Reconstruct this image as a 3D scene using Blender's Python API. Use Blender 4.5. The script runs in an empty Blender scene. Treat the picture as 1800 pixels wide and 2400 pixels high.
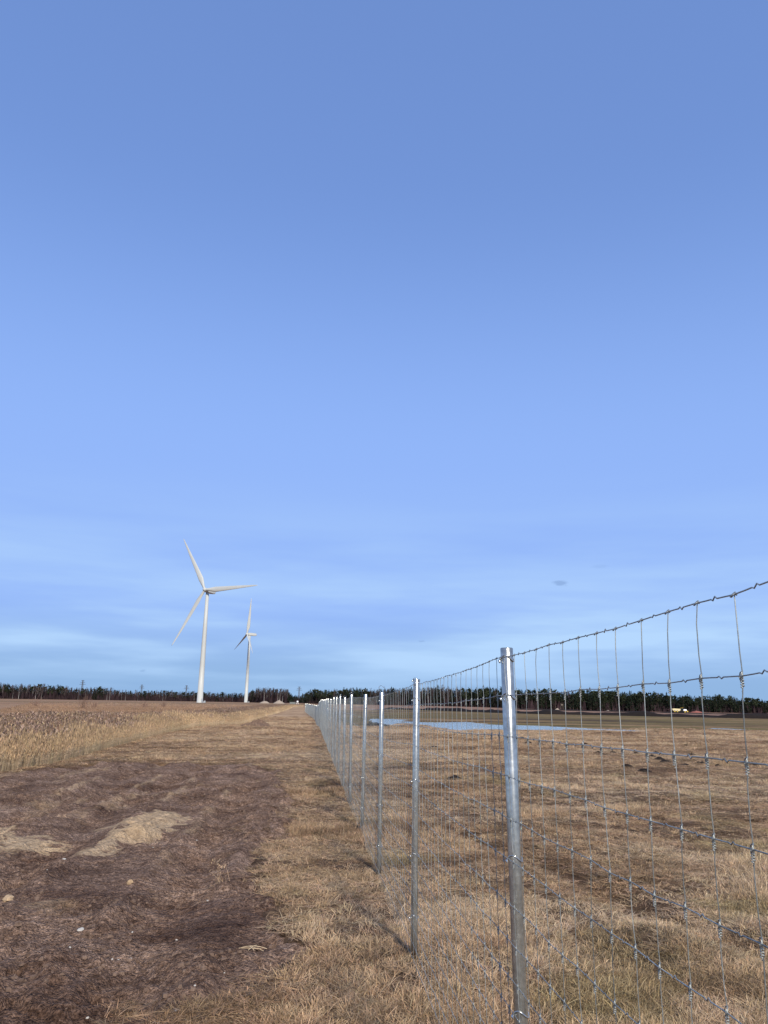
import bpy, math, random
import numpy as np
from mathutils import Matrix, Vector
R = math.radians
random.seed(7)
rng = np.random.default_rng(7)
sc = bpy.context.scene
col = sc.collection

# ------------------------------------------------------------------ camera
CAM_H = 1.72
PITCH = math.atan(448 / 1800.0)
ROLL = R(0.9)
cd = bpy.data.cameras.new('camera')
cam = bpy.data.objects.new('camera', cd)
col.objects.link(cam)
cd.sensor_fit = 'VERTICAL'
cd.sensor_height = 36.0
cd.lens = 27.0
cd.clip_start = 0.05
cd.clip_end = 9000
F = Vector((0, math.cos(PITCH), math.sin(PITCH)))
R0 = Vector((1, 0, 0)); U0 = R0.cross(F)
RR = R0 * math.cos(ROLL) + U0 * math.sin(ROLL)
UU = -R0 * math.sin(ROLL) + U0 * math.cos(ROLL)
cam.matrix_world = Matrix(((RR.x, UU.x, -F.x, 0), (RR.y, UU.y, -F.y, 0), (RR.z, UU.z, -F.z, CAM_H), (0, 0, 0, 1)))
sc.camera = cam

# ------------------------------------------------------------------ sky, sun, exposure
SUN_EL, SUN_AZ = R(35), R(163)      # azimuth clockwise from +Y: the sun stands behind the viewer
EXPOSURE = 0.35
SKY_STRENGTH = 0.15
SKY_TINT = (1.03, 1.09, 1.32, 1)
HIGH_VEIL = (0.90, 1.57, 3.55, 1)      # thin even veil that flattens the blue over the whole sky
LOW_AIR = (1.56, 2.50, 4.95, 1)
HORIZON_AIR = (1.48, 2.45, 3.9, 1)
VEIL = (2.45, 3.6, 5.2, 1)
world = bpy.data.worlds.new('World')
sc.world = world
world.use_nodes = True
wt = world.node_tree
wt.nodes.clear()
def wn(t, **kw):
    n = wt.nodes.new(t)
    for k, v in kw.items():
        setattr(n, k, v)
    return n
def wmath(op, a, b=None, c=None, clamp=False):
    n = wn('ShaderNodeMath', operation=op, use_clamp=clamp)
    for i, v in enumerate((a, b, c)):
        if v is None: continue
        if isinstance(v, (int, float)): n.inputs[i].default_value = v
        else: wt.links.new(v, n.inputs[i])
    return n.outputs[0]
def wsmooth(v, lo, hi):
    n = wn('ShaderNodeMapRange', interpolation_type='SMOOTHSTEP')
    n.inputs['From Min'].default_value = lo; n.inputs['From Max'].default_value = hi
    wt.links.new(v, n.inputs['Value'])
    return n.outputs['Result']
sky = wn('ShaderNodeTexSky', sky_type='NISHITA')
sky.sun_disc = False
sky.sun_elevation = SUN_EL
sky.sun_rotation = SUN_AZ
sky.altitude = 20
sky.air_density = 1.0
sky.dust_density = 0.3
sky.ozone_density = 2.0
tc = wn('ShaderNodeTexCoord')
sep = wn('ShaderNodeSeparateXYZ')
wt.links.new(tc.outputs['Generated'], sep.inputs[0])
Z = sep.outputs['Z']
tint = wn('ShaderNodeMix', data_type='RGBA', blend_type='MULTIPLY')
tint.inputs['Factor'].default_value = 1.0
wt.links.new(sky.outputs[0], tint.inputs['A'])
tint.inputs['B'].default_value = SKY_TINT
hzf = wn('ShaderNodeMix', data_type='RGBA')      # pale blue air low over the horizon, all round
hz0 = wn('ShaderNodeMix', data_type='RGBA')
hv_ = wn('ShaderNodeMix', data_type='RGBA'); hv_.inputs['Factor'].default_value = 0.6
wt.links.new(tint.outputs['Result'], hv_.inputs['A']); hv_.inputs['B'].default_value = HIGH_VEIL
wt.links.new(wmath('MULTIPLY', wsmooth(Z, 0.62, 0.20), 0.95), hz0.inputs['Factor'])
wt.links.new(hv_.outputs['Result'], hz0.inputs['A']); hz0.inputs['B'].default_value = LOW_AIR
wt.links.new(wmath('MULTIPLY', wsmooth(Z, 0.13, 0.015), 0.95), hzf.inputs['Factor'])
wt.links.new(hz0.outputs['Result'], hzf.inputs['A']); hzf.inputs['B'].default_value = HORIZON_AIR
# thin veil of high cloud: bands low over the horizon, faint streaks higher up, the same all round
mp = wn('ShaderNodeMapping')
mp.inputs['Scale'].default_value = (1.3, 1.3, 11.0)
mp.inputs['Rotation'].default_value = (0.02, 0.03, 0.4)
wt.links.new(tc.outputs['Generated'], mp.inputs[0])
nz = wn('ShaderNodeTexNoise')
nz.inputs['Scale'].default_value = 1.6; nz.inputs['Detail'].default_value = 5; nz.inputs['Roughness'].default_value = 0.5
wt.links.new(mp.outputs[0], nz.inputs[0])
band = wmath('MULTIPLY', wsmooth(Z, 0.0, 0.10), wsmooth(Z, 0.30, 0.10))
veil = wmath('MULTIPLY', band, wsmooth(nz.outputs['Fac'], 0.28, 0.68))
low = wmath('MULTIPLY', wsmooth(nz.outputs['Fac'], 0.42, 0.66), wsmooth(Z, 0.16, 0.05))
veilf = wmath('MULTIPLY_ADD', veil, 0.75, wmath('MULTIPLY', low, 0.65), clamp=True)
veilc = wn('ShaderNodeMix', data_type='RGBA')
wt.links.new(veilf, veilc.inputs['Factor'])
wt.links.new(hzf.outputs['Result'], veilc.inputs['A'])
veilc.inputs['B'].default_value = VEIL
last = veilc.outputs['Result']
# three small grey scraps of cloud
for (d, sx, sz, seed, amt) in (((0.2241, 0.9629, 0.1505), 0.0105, 0.0042, 1.0, 0.45), ((0.0508, 0.9957, 0.0778), 0.005, 0.0012, 4.0, 0.3),
                               ((-0.2907, 0.9562, 0.0339), 0.004, 0.0018, 7.0, 0.25), ((0.272, 0.9472, 0.1698), 0.012, 0.003, 9.0, 0.12)):
    sub = wn('ShaderNodeVectorMath', operation='SUBTRACT')
    wt.links.new(tc.outputs['Generated'], sub.inputs[0]); sub.inputs[1].default_value = d
    mul = wn('ShaderNodeVectorMath', operation='MULTIPLY')
    wt.links.new(sub.outputs[0], mul.inputs[0]); mul.inputs[1].default_value = (1 / sx, 0.2 / sx, 1 / sz)
    n2 = wn('ShaderNodeTexNoise', noise_dimensions='4D'); n2.inputs['W'].default_value = seed
    n2.inputs['Scale'].default_value = 1.3; n2.inputs['Detail'].default_value = 4
    wt.links.new(mul.outputs[0], n2.inputs['Vector'])
    ln = wn('ShaderNodeVectorMath', operation='LENGTH'); wt.links.new(mul.outputs[0], ln.inputs[0])
    f = wsmooth(wmath('ADD', ln.outputs['Value'], wmath('MULTIPLY', n2.outputs['Fac'], 1.6)), 1.95, 1.1)
    mx = wn('ShaderNodeMix', data_type='RGBA')
    wt.links.new(wmath('MULTIPLY', f, amt), mx.inputs['Factor']); wt.links.new(last, mx.inputs['A'])
    mx.inputs['B'].default_value = (0.9, 1.5, 2.9, 1)
    last = mx.outputs['Result']
bg = wn('ShaderNodeBackground'); bg.inputs['Strength'].default_value = SKY_STRENGTH
wt.links.new(last, bg.inputs['Color'])
wo = wn('ShaderNodeOutputWorld'); wt.links.new(bg.outputs[0], wo.inputs[0])

sd_ = bpy.data.lights.new('sun', 'SUN'); sd_.energy = 4.2; sd_.angle = R(5.0); sd_.color = (1.0, 0.93, 0.82)
sun = bpy.data.objects.new('sun', sd_); col.objects.link(sun)
to_sun = Vector((math.sin(SUN_AZ) * math.cos(SUN_EL), math.cos(SUN_AZ) * math.cos(SUN_EL), math.sin(SUN_EL)))
sun.rotation_euler = to_sun.to_track_quat('Z', 'Y').to_euler()
sun.location = (0, -20, 30)
vs = sc.view_settings
vs.view_transform = 'Standard'; vs.look = 'None'; vs.exposure = EXPOSURE; vs.gamma = 1; vs.use_curve_mapping = False
sc.render.engine = 'CYCLES'

# ------------------------------------------------------------------ numeric helpers
def hash2(ix, iy, seed):
    n = (ix.astype(np.int64) * 374761393 + iy.astype(np.int64) * 668265263 + seed * 1274126177) & 0x7fffffff
    n = ((n ^ (n >> 13)) * 1274126177) & 0x7fffffff
    n = (n ^ (n >> 16)) & 0xffff
    return n / 65535.0
def vnoise(x, y, seed=0):
    x0 = np.floor(x); y0 = np.floor(y); fx = x - x0; fy = y - y0
    fx = fx * fx * fx * (fx * (fx * 6 - 15) + 10); fy = fy * fy * fy * (fy * (fy * 6 - 15) + 10)
    a = hash2(x0, y0, seed); b = hash2(x0 + 1, y0, seed); c = hash2(x0, y0 + 1, seed); d = hash2(x0 + 1, y0 + 1, seed)
    return (a + (b - a) * fx) * (1 - fy) + (c + (d - c) * fx) * fy
def fbm(x, y, s, o=4, seed=0, rough=0.5):
    t = np.zeros_like(x, dtype=float); amp = 1.0; tot = 0
    x = x / s; y = y / s
    for i in range(o):
        c, n_ = math.cos(0.6 * i + .3), math.sin(0.6 * i + .3)
        t += amp * (vnoise(x * c - y * n_ + 17 * i, x * n_ + y * c - 9 * i, seed + i) * 2 - 1); tot += amp
        amp *= rough; x = x * 2.03; y = y * 2.03
    return t / tot
def ss(a, b, x):
    t = np.clip((x - a) / (b - a), 0, 1)
    return t * t * (3 - 2 * t)
def sdpoly(px, py, poly):
    """signed distance, positive inside"""
    P = np.array(poly, float); d2 = np.full(px.shape, 1e18); ins = np.zeros(px.shape, bool)
    for i in range(len(P)):
        a = P[i]; b = P[(i + 1) % len(P)]; e = b - a
        wx = px - a[0]; wy = py - a[1]
        t = np.clip((wx * e[0] + wy * e[1]) / (e @ e), 0, 1)
        d2 = np.minimum(d2, (wx - e[0] * t) ** 2 + (wy - e[1] * t) ** 2)
        cnd = (a[1] <= py) != (b[1] <= py)
        if e[1] != 0:
            ins ^= cnd & (px < a[0] + (py - a[1]) * e[0] / e[1])
    return np.sqrt(d2) * np.where(ins, 1, -1)

# ------------------------------------------------------------------ mesh helpers
def mesh_np(name, v, faces, mats=(), mi=None, smooth=False, attrs=None):
    """faces: list of int arrays (n,3) / (n,4)"""
    me = bpy.data.meshes.new(name)
    v = np.asarray(v, np.float32)
    me.vertices.add(len(v)); me.vertices.foreach_set('co', v.ravel())
    loops = np.concatenate([f.ravel() for f in faces]).astype(np.int32)
    cnt = np.concatenate([np.full(len(f), f.shape[1], np.int32) for f in faces])
    st = np.concatenate([[0], np.cumsum(cnt)[:-1]]).astype(np.int32)
    me.loops.add(len(loops)); me.loops.foreach_set('vertex_index', loops)
    me.polygons.add(len(cnt)); me.polygons.foreach_set('loop_start', st); me.polygons.foreach_set('loop_total', cnt)
    if mi is not None: me.polygons.foreach_set('material_index', np.asarray(mi, np.int32))
    me.polygons.foreach_set('use_smooth', np.full(len(cnt), smooth))
    for m in mats: me.materials.append(m)
    if attrs:
        for k, a in attrs.items():
            a = np.asarray(a, np.float32)
            if a.ndim == 1:
                me.attributes.new(k, 'FLOAT', 'POINT').data.foreach_set('value', a)
            else:
                if a.shape[1] == 3: a = np.concatenate([a, np.ones((len(a), 1), np.float32)], 1)
                me.attributes.new(k, 'FLOAT_COLOR', 'POINT').data.foreach_set('color', a.ravel())
    me.update(calc_edges=True); me.validate()
    return me
class MB:
    def __init__(s): s.v = []; s.q = []; s.t = []; s.n = 0
    def add(s, v, q=None, t=None):
        v = np.asarray(v, float).reshape(-1, 3)
        s.v.append(v)
        if q is not None and len(q): s.q.append(np.asarray(q) + s.n)
        if t is not None and len(t): s.t.append(np.asarray(t) + s.n)
        s.n += len(v)
        return s
    def tube(s, pts, r, sides=6, cap=True):
        p = np.asarray(pts, float); n = len(p)
        r = np.full(n, r) if np.isscalar(r) else np.asarray(r)
        t = np.gradient(p, axis=0); t /= np.maximum(np.linalg.norm(t, axis=1), 1e-9)[:, None]
        ref = np.where((np.abs(t[:, 2]) > 0.9)[:, None], np.array([1., 0, 0]), np.array([0, 0, 1.]))
        if (np.abs(t[:, 2]) > 0.6).mean() > .5: ref = np.tile(np.array([1., 0.01, 0]), (n, 1))
        a = np.cross(t, ref); a /= np.maximum(np.linalg.norm(a, axis=1), 1e-9)[:, None]; b = np.cross(t, a)
        th = np.arange(sides) * 2 * math.pi / sides
        v = p[:, None] + r[:, None, None] * (a[:, None] * np.cos(th)[None, :, None] + b[:, None] * np.sin(th)[None, :, None])
        i = np.arange(n - 1)[:, None] * sides; j = np.arange(sides)[None]; k = (j + 1) % sides
        q = np.stack([i + j, i + k, i + sides + k, i + sides + j], -1).reshape(-1, 4)
        v = v.reshape(-1, 3); t3 = []
        if cap:
            v = np.concatenate([v, p[:1], p[-1:]]); c0 = n * sides; c1 = c0 + 1; o = (n - 1) * sides
            for j in range(sides):
                k = (j + 1) % sides
                t3 += [(c0, k, j), (c1, o + j, o + k)]
        return s.add(v, q, np.array(t3) if t3 else None)
    def box(s, c, d, rz=0.0, taper=1.0):
        c = np.array(c, float); dx, dy, dz = np.array(d, float) / 2
        v = np.array([[x * dx * (taper if z > 0 else 1), y * dy * (taper if z > 0 else 1), z * dz] for z in (-1, 1) for y in (-1, 1) for x in (-1, 1)])
        if rz:
            cs, sn = math.cos(rz), math.sin(rz); v = np.stack([v[:, 0] * cs - v[:, 1] * sn, v[:, 0] * sn + v[:, 1] * cs, v[:, 2]], 1)
        return s.add(v + c, [(0, 2, 3, 1), (4, 5, 7, 6), (0, 1, 5, 4), (2, 6, 7, 3), (0, 4, 6, 2), (1, 3, 7, 5)])
    def mesh(s, name, mats, smooth=False):
        fs = []
        if s.q: fs.append(np.concatenate(s.q))
        if s.t: fs.append(np.concatenate(s.t))
        return mesh_np(name, np.concatenate(s.v), fs, mats if isinstance(mats, (list, tuple)) else [mats], smooth=smooth)
    def build(s, name, mat, parent=None, smooth=False):
        return link(name, s.mesh(name, mat, smooth), parent)
def link(name, me, parent=None, loc=None):
    o = bpy.data.objects.new(name, me); col.objects.link(o)
    if parent is not None: o.parent = parent
    if loc is not None: o.location = loc
    return o
def empty(name, loc=(0, 0, 0), rz=0.0):
    o = bpy.data.objects.new(name, None); col.objects.link(o)
    o.location = loc; o.rotation_euler = (0, 0, rz); o.empty_display_size = 0.2
    return o
def tag(o, label=None, cat=None, group=None, kind=None):
    if label: o['label'] = label
    if cat: o['category'] = cat
    if group: o['group'] = group
    if kind: o['kind'] = kind
    return o
def copy_tree(o, parent=None):
    c = o.copy(); col.objects.link(c); c.parent = parent
    for ch in list(o.children):
        copy_tree(ch, c)
    return c

# ------------------------------------------------------------------ materials
def mat(name):
    m = bpy.data.materials.new(name); m.use_nodes = True
    nt = m.node_tree; b = nt.nodes['Principled BSDF']
    return m, nt, b
def N(nt, t, **kw):
    n = nt.nodes.new(t)
    for k, v in kw.items(): setattr(n, k, v)
    return n
def noise(nt, scale, detail=4, rough=0.55, vec=None, dim='3D'):
    n = N(nt, 'ShaderNodeTexNoise', noise_dimensions=dim)
    n.inputs['Scale'].default_value = scale; n.inputs['Detail'].default_value = detail; n.inputs['Roughness'].default_value = rough
    if vec is not None: nt.links.new(vec, n.inputs['Vector'])
    return n
def ramp(nt, fac, stops):
    r = N(nt, 'ShaderNodeValToRGB'); e = r.color_ramp.elements
    while len(e) < len(stops): e.new(0.5)
    for i, (p, c) in enumerate(stops): e[i].position = p; e[i].color = (*c, 1)
    nt.links.new(fac, r.inputs[0])
    return r.outputs[0]
def mulc(nt, a, b, f=1.0, mode='MULTIPLY'):
    n = N(nt, 'ShaderNodeMix', data_type='RGBA', blend_type=mode)
    for s, v in (('A', a), ('B', b)):
        if isinstance(v, tuple): n.inputs[s].default_value = v
        else: nt.links.new(v, n.inputs[s])
    if isinstance(f, (int, float)): n.inputs['Factor'].default_value = f
    else: nt.links.new(f, n.inputs['Factor'])
    return n.outputs['Result']
def bump(nt, b, height, strength=0.5, dist=0.02):
    n = N(nt, 'ShaderNodeBump'); n.inputs['Strength'].default_value = strength; n.inputs['Distance'].default_value = dist
    nt.links.new(height, n.inputs['Height']); nt.links.new(n.outputs[0], b.inputs['Normal'])
def simple(name, c, rough=0.6, metal=0.0, var=0.15, scale=4.0):
    m, nt, b = mat(name)
    n = noise(nt, scale, 4)
    tcx = N(nt, 'ShaderNodeTexCoord'); nt.links.new(tcx.outputs['Object'], n.inputs['Vector'])
    lo = tuple(x * (1 - var) for x in c); hi = tuple(min(1, x * (1 + var)) for x in c)
    nt.links.new(ramp(nt, n.outputs['Fac'], [(0.3, lo), (0.7, hi)]), b.inputs['Base Color'])
    b.inputs['Roughness'].default_value = rough; b.inputs['Metallic'].default_value = metal
    if metal == 0: b.inputs['Specular IOR Level'].default_value = 0.25
    return m
def attr_color(nt, name, inst=False):
    a = N(nt, 'ShaderNodeAttribute'); a.attribute_name = name
    if inst: a.attribute_type = 'INSTANCER'
    return a.outputs['Color']

def ground_mat():
    m, nt, b = mat('dry_field_soil')
    g = N(nt, 'ShaderNodeNewGeometry').outputs['Position']
    base = attr_color(nt, 'col')
    n1 = noise(nt, 9.0, 6, 0.65, g); n2 = noise(nt, 0.5, 5, 0.6, g)
    mpn = N(nt, 'ShaderNodeMapping'); mpn.inputs['Scale'].default_value = (0.05, 0.35, 1); mpn.inputs['Rotation'].default_value = (0, 0, 0.09)
    nt.links.new(g, mpn.inputs[0]); n3 = noise(nt, 1.0, 5, 0.6, mpn.outputs[0])
    c = mulc(nt, base, ramp(nt, n1.outputs['Fac'], [(0.25, (0.45, 0.42, 0.4)), (0.75, (1.35, 1.3, 1.25))]))
    c = mulc(nt, c, ramp(nt, n2.outputs['Fac'], [(0.3, (0.78, 0.76, 0.74)), (0.7, (1.18, 1.18, 1.16))]))
    c = mulc(nt, c, ramp(nt, n3.outputs['Fac'], [(0.3, (0.75, 0.73, 0.72)), (0.7, (1.2, 1.2, 1.2))]))
    nt.links.new(c, b.inputs['Base Color']); b.inputs['Roughness'].default_value = 0.95; b.inputs['Specular IOR Level'].default_value = 0.1
    bump(nt, b, n1.outputs['Fac'], 0.6, 0.05)
    return m
def dirt_mat():
    m, nt, b = mat('bare_soil')
    g = N(nt, 'ShaderNodeNewGeometry').outputs['Position']
    n1 = noise(nt, 1.1, 6, 0.65, g); n2 = noise(nt, 11.0, 7, 0.7, g); n3 = noise(nt, 55.0, 5, 0.75, g)
    c = ramp(nt, n1.outputs['Fac'], [(0.36, (0.138, 0.088, 0.062)), (0.5, (0.222, 0.150, 0.108)), (0.64, (0.305, 0.214, 0.158))])
    c = mulc(nt, c, ramp(nt, n2.outputs['Fac'], [(0.38, (0.66, 0.63, 0.62)), (0.6, (1.22, 1.22, 1.22))]))
    c = mulc(nt, c, ramp(nt, n3.outputs['Fac'], [(0.40, (0.50, 0.48, 0.47)), (0.60, (1.40, 1.40, 1.40))]))
    vc = []
    for sc_v, lo_, hi_ in ((24.0, .84, 1.14), (75.0, .74, 1.24)):                 # crumbs: every crumb its own tone
        vo = N(nt, 'ShaderNodeTexVoronoi'); vo.inputs['Scale'].default_value = sc_v; nt.links.new(g, vo.inputs['Vector']); vc.append(vo)
        bw = N(nt, 'ShaderNodeSeparateColor'); nt.links.new(vo.outputs['Color'], bw.inputs[0])
        c = mulc(nt, c, ramp(nt, bw.outputs[0], [(0.0, (lo_, lo_ * .97, lo_ * .95)), (1.0, (hi_, hi_, hi_))]))
    s = N(nt, 'ShaderNodeAttribute'); s.attribute_name = 'sand'
    sandc = ramp(nt, n2.outputs['Fac'], [(0.38, (0.34, 0.238, 0.145)), (0.6, (0.58, 0.42, 0.26))])
    w = N(nt, 'ShaderNodeAttribute'); w.attribute_name = 'moist'
    c = mulc(nt, c, (0.62, 0.57, 0.55, 1), w.outputs['Fac'])
    c = mulc(nt, c, sandc, s.outputs['Fac'], 'MIX')
    nt.links.new(c, b.inputs['Base Color'])
    rr = N(nt, 'ShaderNodeMapRange'); rr.inputs['To Min'].default_value = 1.0; rr.inputs['To Max'].default_value = 0.85
    nt.links.new(w.outputs['Fac'], rr.inputs['Value']); nt.links.new(rr.outputs[0], b.inputs['Roughness'])
    b.inputs['Specular IOR Level'].default_value = 0.06
    mixh = N(nt, 'ShaderNodeMath', operation='MULTIPLY_ADD'); mixh.inputs[1].default_value = 0.35
    nt.links.new(n3.outputs['Fac'], mixh.inputs[0]); nt.links.new(n2.outputs['Fac'], mixh.inputs[2])
    for vo, k_ in zip(vc, (-0.45, -0.30)):
        pv = mixh; mixh = N(nt, 'ShaderNodeMath', operation='MULTIPLY_ADD'); mixh.inputs[1].default_value = k_
        nt.links.new(vo.outputs['Distance'], mixh.inputs[0]); nt.links.new(pv.outputs[0], mixh.inputs[2])
    bump(nt, b, mixh.outputs[0], 1.0, 0.06)
    return m
def sand_mat(name, lo, hi):
    m, nt, b = mat(name)
    g = N(nt, 'ShaderNodeNewGeometry').outputs['Position']
    n2 = noise(nt, 9.0, 6, 0.65, g); n3 = noise(nt, 120.0, 3, 0.6, g)
    c = ramp(nt, n2.outputs['Fac'], [(0.36, lo), (0.62, hi)])
    c = mulc(nt, c, ramp(nt, n3.outputs['Fac'], [(0.3, (0.8, 0.8, 0.8)), (0.7, (1.15, 1.15, 1.15))]))
    nt.links.new(c, b.inputs['Base Color']); b.inputs['Roughness'].default_value = 0.95; b.inputs['Specular IOR Level'].default_value = 0.1
    bump(nt, b, n2.outputs['Fac'], 0.6, 0.03)
    return m
def blade_mat(name, trans=0.25):
    """dry blades: colour comes with each clump, lengthwise and per-blade variation on top"""
    m, nt, b = mat(name)
    c = attr_color(nt, 'tint', True)
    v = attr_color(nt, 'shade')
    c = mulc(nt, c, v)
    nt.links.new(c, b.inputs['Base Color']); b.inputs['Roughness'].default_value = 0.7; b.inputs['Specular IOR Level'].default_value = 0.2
    tr = N(nt, 'ShaderNodeBsdfTranslucent'); nt.links.new(c, tr.inputs[0])
    mx = N(nt, 'ShaderNodeMixShader'); mx.inputs[0].default_value = trans
    nt.links.new(b.outputs[0], mx.inputs[1]); nt.links.new(tr.outputs[0], mx.inputs[2])
    nt.links.new(mx.outputs[0], nt.nodes['Material Output'].inputs[0])
    return m
def galv_mat(name, base, rough, scale=1.0):
    m, nt, b = mat(name)
    tcx = N(nt, 'ShaderNodeTexCoord')
    n1 = noise(nt, 60 * scale, 3, 0.6, tcx.outputs['Object'])
    mpn = N(nt, 'ShaderNodeMapping'); mpn.inputs['Scale'].default_value = (60, 60, 2.5)
    nt.links.new(tcx.outputs['Object'], mpn.inputs[0]); n2 = noise(nt, 1.0 * scale, 5, 0.6, mpn.outputs[0])
    n4 = noise(nt, 4.0, 4, 0.6, tcx.outputs['Object'])
    c = ramp(nt, n1.outputs['Fac'], [(0.3, tuple(x * 0.75 for x in base)), (0.7, tuple(min(1, x * 1.15) for x in base))])
    c = mulc(nt, c, ramp(nt, n4.outputs['Fac'], [(0.36, (0.6, 0.62, 0.62)), (0.6, (1.12, 1.12, 1.08))]))
    if scale == 1.0:                                        # mud splashed on the foot of the pipe
        sp = N(nt, 'ShaderNodeSeparateXYZ'); nt.links.new(tcx.outputs['Object'], sp.inputs[0])
        ad = N(nt, 'ShaderNodeMath', operation='MULTIPLY_ADD'); ad.inputs[1].default_value = -0.5; nt.links.new(n4.outputs['Fac'], ad.inputs[0]); nt.links.new(sp.outputs['Z'], ad.inputs[2])
        mz = N(nt, 'ShaderNodeMapRange'); mz.inputs['From Min'].default_value = -0.02; mz.inputs['From Max'].default_value = -0.22; nt.links.new(ad.outputs[0], mz.inputs['Value'])
        c = mulc(nt, c, (0.13, 0.09, 0.06, 1), mz.outputs[0], 'MIX')
    nt.links.new(c, b.inputs['Base Color']); b.inputs['Metallic'].default_value = 0.85
    rr = N(nt, 'ShaderNodeMapRange'); rr.inputs['From Min'].default_value = 0.3; rr.inputs['From Max'].default_value = 0.7
    rr.inputs['To Min'].default_value = rough * 0.75; rr.inputs['To Max'].default_value = rough * 1.3
    nt.links.new(n2.outputs['Fac'], rr.inputs['Value']); nt.links.new(rr.outputs[0], b.inputs['Roughness'])
    bump(nt, b, n1.outputs['Fac'], 0.12, 0.002)
    return m
def water_mat():
    m, nt, b = mat('rippled_water')
    g = N(nt, 'ShaderNodeNewGeometry').outputs['Position']
    mpn = N(nt, 'ShaderNodeMapping'); mpn.inputs['Scale'].default_value = (1, 2.2, 1); nt.links.new(g, mpn.inputs[0])
    n1 = noise(nt, 3.0, 5, 0.6, mpn.outputs[0])
    b.inputs['Base Color'].default_value = (0.27, 0.31, 0.36, 1); b.inputs['Roughness'].default_value = 0.08; b.inputs['IOR'].default_value = 1.33
    b.inputs['Specular IOR Level'].default_value = 0.5
    bump(nt, b, n1.outputs['Fac'], 0.22, 0.02)
    return m
M_GROUND, M_DIRT = ground_mat(), dirt_mat()
M_SAND = sand_mat('loose_sand', (0.27, 0.185, 0.108), (0.42, 0.30, 0.182))
M_GRAVEL = sand_mat('pale_gravel', (0.26, 0.205, 0.155), (0.36, 0.295, 0.23))
M_PEAT = sand_mat('dark_peat', (0.010, 0.008, 0.007), (0.028, 0.021, 0.018))
M_REDSOIL = sand_mat('reddish_soil', (0.20, 0.07, 0.055), (0.30, 0.12, 0.09))
M_BROWNSOIL = sand_mat('brown_soil', (0.09, 0.055, 0.038), (0.20, 0.13, 0.085))
M_GRASS = blade_mat('dry_grass_blade')
M_REED = blade_mat('dry_reed_stem')
M_WATER = water_mat()
M_POST = galv_mat('galvanised_pipe', (0.54, 0.53, 0.49), 0.25)
M_WIRE = galv_mat('galvanised_wire', (0.46, 0.47, 0.44), 0.5, 3.0)
M_CLIP = galv_mat('bright_zinc', (0.75, 0.76, 0.76), 0.25, 1.1)
M_TURB = simple('turbine_white', (0.43, 0.435, 0.40), 0.45, 0, 0.04, 0.15)
M_TURBGREY = simple('turbine_grey', (0.30, 0.32, 0.33), 0.5, 0, 0.08)
M_STONE = simple('pale_stone', (0.42, 0.39, 0.34), 0.85, 0, 0.25, 20)
M_STEEL = simple('grey_lattice_steel', (0.10, 0.11, 0.13), 0.6, 0.3, 0.1)

# ------------------------------------------------------------------ terrain
DIRT = [(-1.24, 4.75), (-1.07, 5.09), (-0.84, 5.32), (-0.66, 5.7), (-0.51, 6.06), (-0.79, 6.5), (-1.15, 7.65), (-1.29, 8.76), (-1.32, 11.8), (-1.47, 13.82),
        (-2.2, 18.0), (-2.67, 21.07), (-3.32, 22.17), (-4.99, 22.83), (-7.55, 22.64), (-8.48, 20.55), (-8.95, 18.2), (-9.6, 14.0), (-10.2, 8.0), (-10.4, -3.0), (-2.2, -3.0), (-1.5, 3.4)]
PUD_A = [(1.2, 90.5), (2.2, 91.5), (2.9, 83.0), (5.2, 80.2), (7.4, 83.0), (9.8, 83.6), (11.0, 74.7), (14.7, 73.4), (17.4, 67.4), (22.5, 60.6), (20.4, 58.4), (14.4, 60.2), (8.7, 57.7), (5.3, 54.9), (4.4, 57.8), (3.1, 64.6), (1.9, 74.7)]
PUD_B = [(30.2, 75.8), (32.3, 73.5), (33.3, 67.0), (36.0, 65.0), (42, 63), (41, 60.0), (34.4, 61.5), (31.3, 64.5), (29.6, 68.4), (29.4, 71.7)]
DITCH = np.array([(-2.0, 236.0), (4.6, 229.6), (12.0, 222.0), (26.8, 178.8), (35.0, 164.0), (48.0, 159.7), (54.4, 153.4), (70.5, 145.0), (110.0, 128.0)])
REED = [(-9.4, 12.0), (-8.9, 18.5), (-8.75, 21.8), (-9.6, 28.5), (-10.7, 36.7), (-11.9, 50.2), (-12.9, 70.0), (-18.6, 137.3), (-32.0, 292.9)]
_ry = np.array([p[1] for p in REED]); _rx = np.array([p[0] for p in REED])
def reed_edge(y): return np.interp(y, _ry, _rx)
FS = -0.0904
def fence_x(y): return 0.254 + FS * (np.asarray(y, float) - 5.865)
WATER_Z = -0.07
def pud_sd(x, y):
    w = fbm(x * .5, y * 0.9, 2.0, 5, 31, .6) * 3.0 - .55
    return np.maximum(sdpoly(x, y, PUD_A), sdpoly(x, y, PUD_B) - .2) + w * 0.9
def smooth_h(x, y):
    """large forms only"""
    z = -0.5 * ss(52, 80, y) * ss(3, -3.5, x) * ss(330, 200, y)
    z = z - 1.7 * ss(40, 190, x) * ss(170, 480, y)
    return z
def dirt_sd(x, y):
    near = (x > -14) & (x < 3) & (y > -6) & (y < 26)
    r = np.full(np.shape(x), -9.0)
    if near.any():
        r[near] = sdpoly(x[near], y[near], DIRT) + 0.26 * fbm(x[near], y[near], 0.6, 5, 3, .62)
    return r
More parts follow.
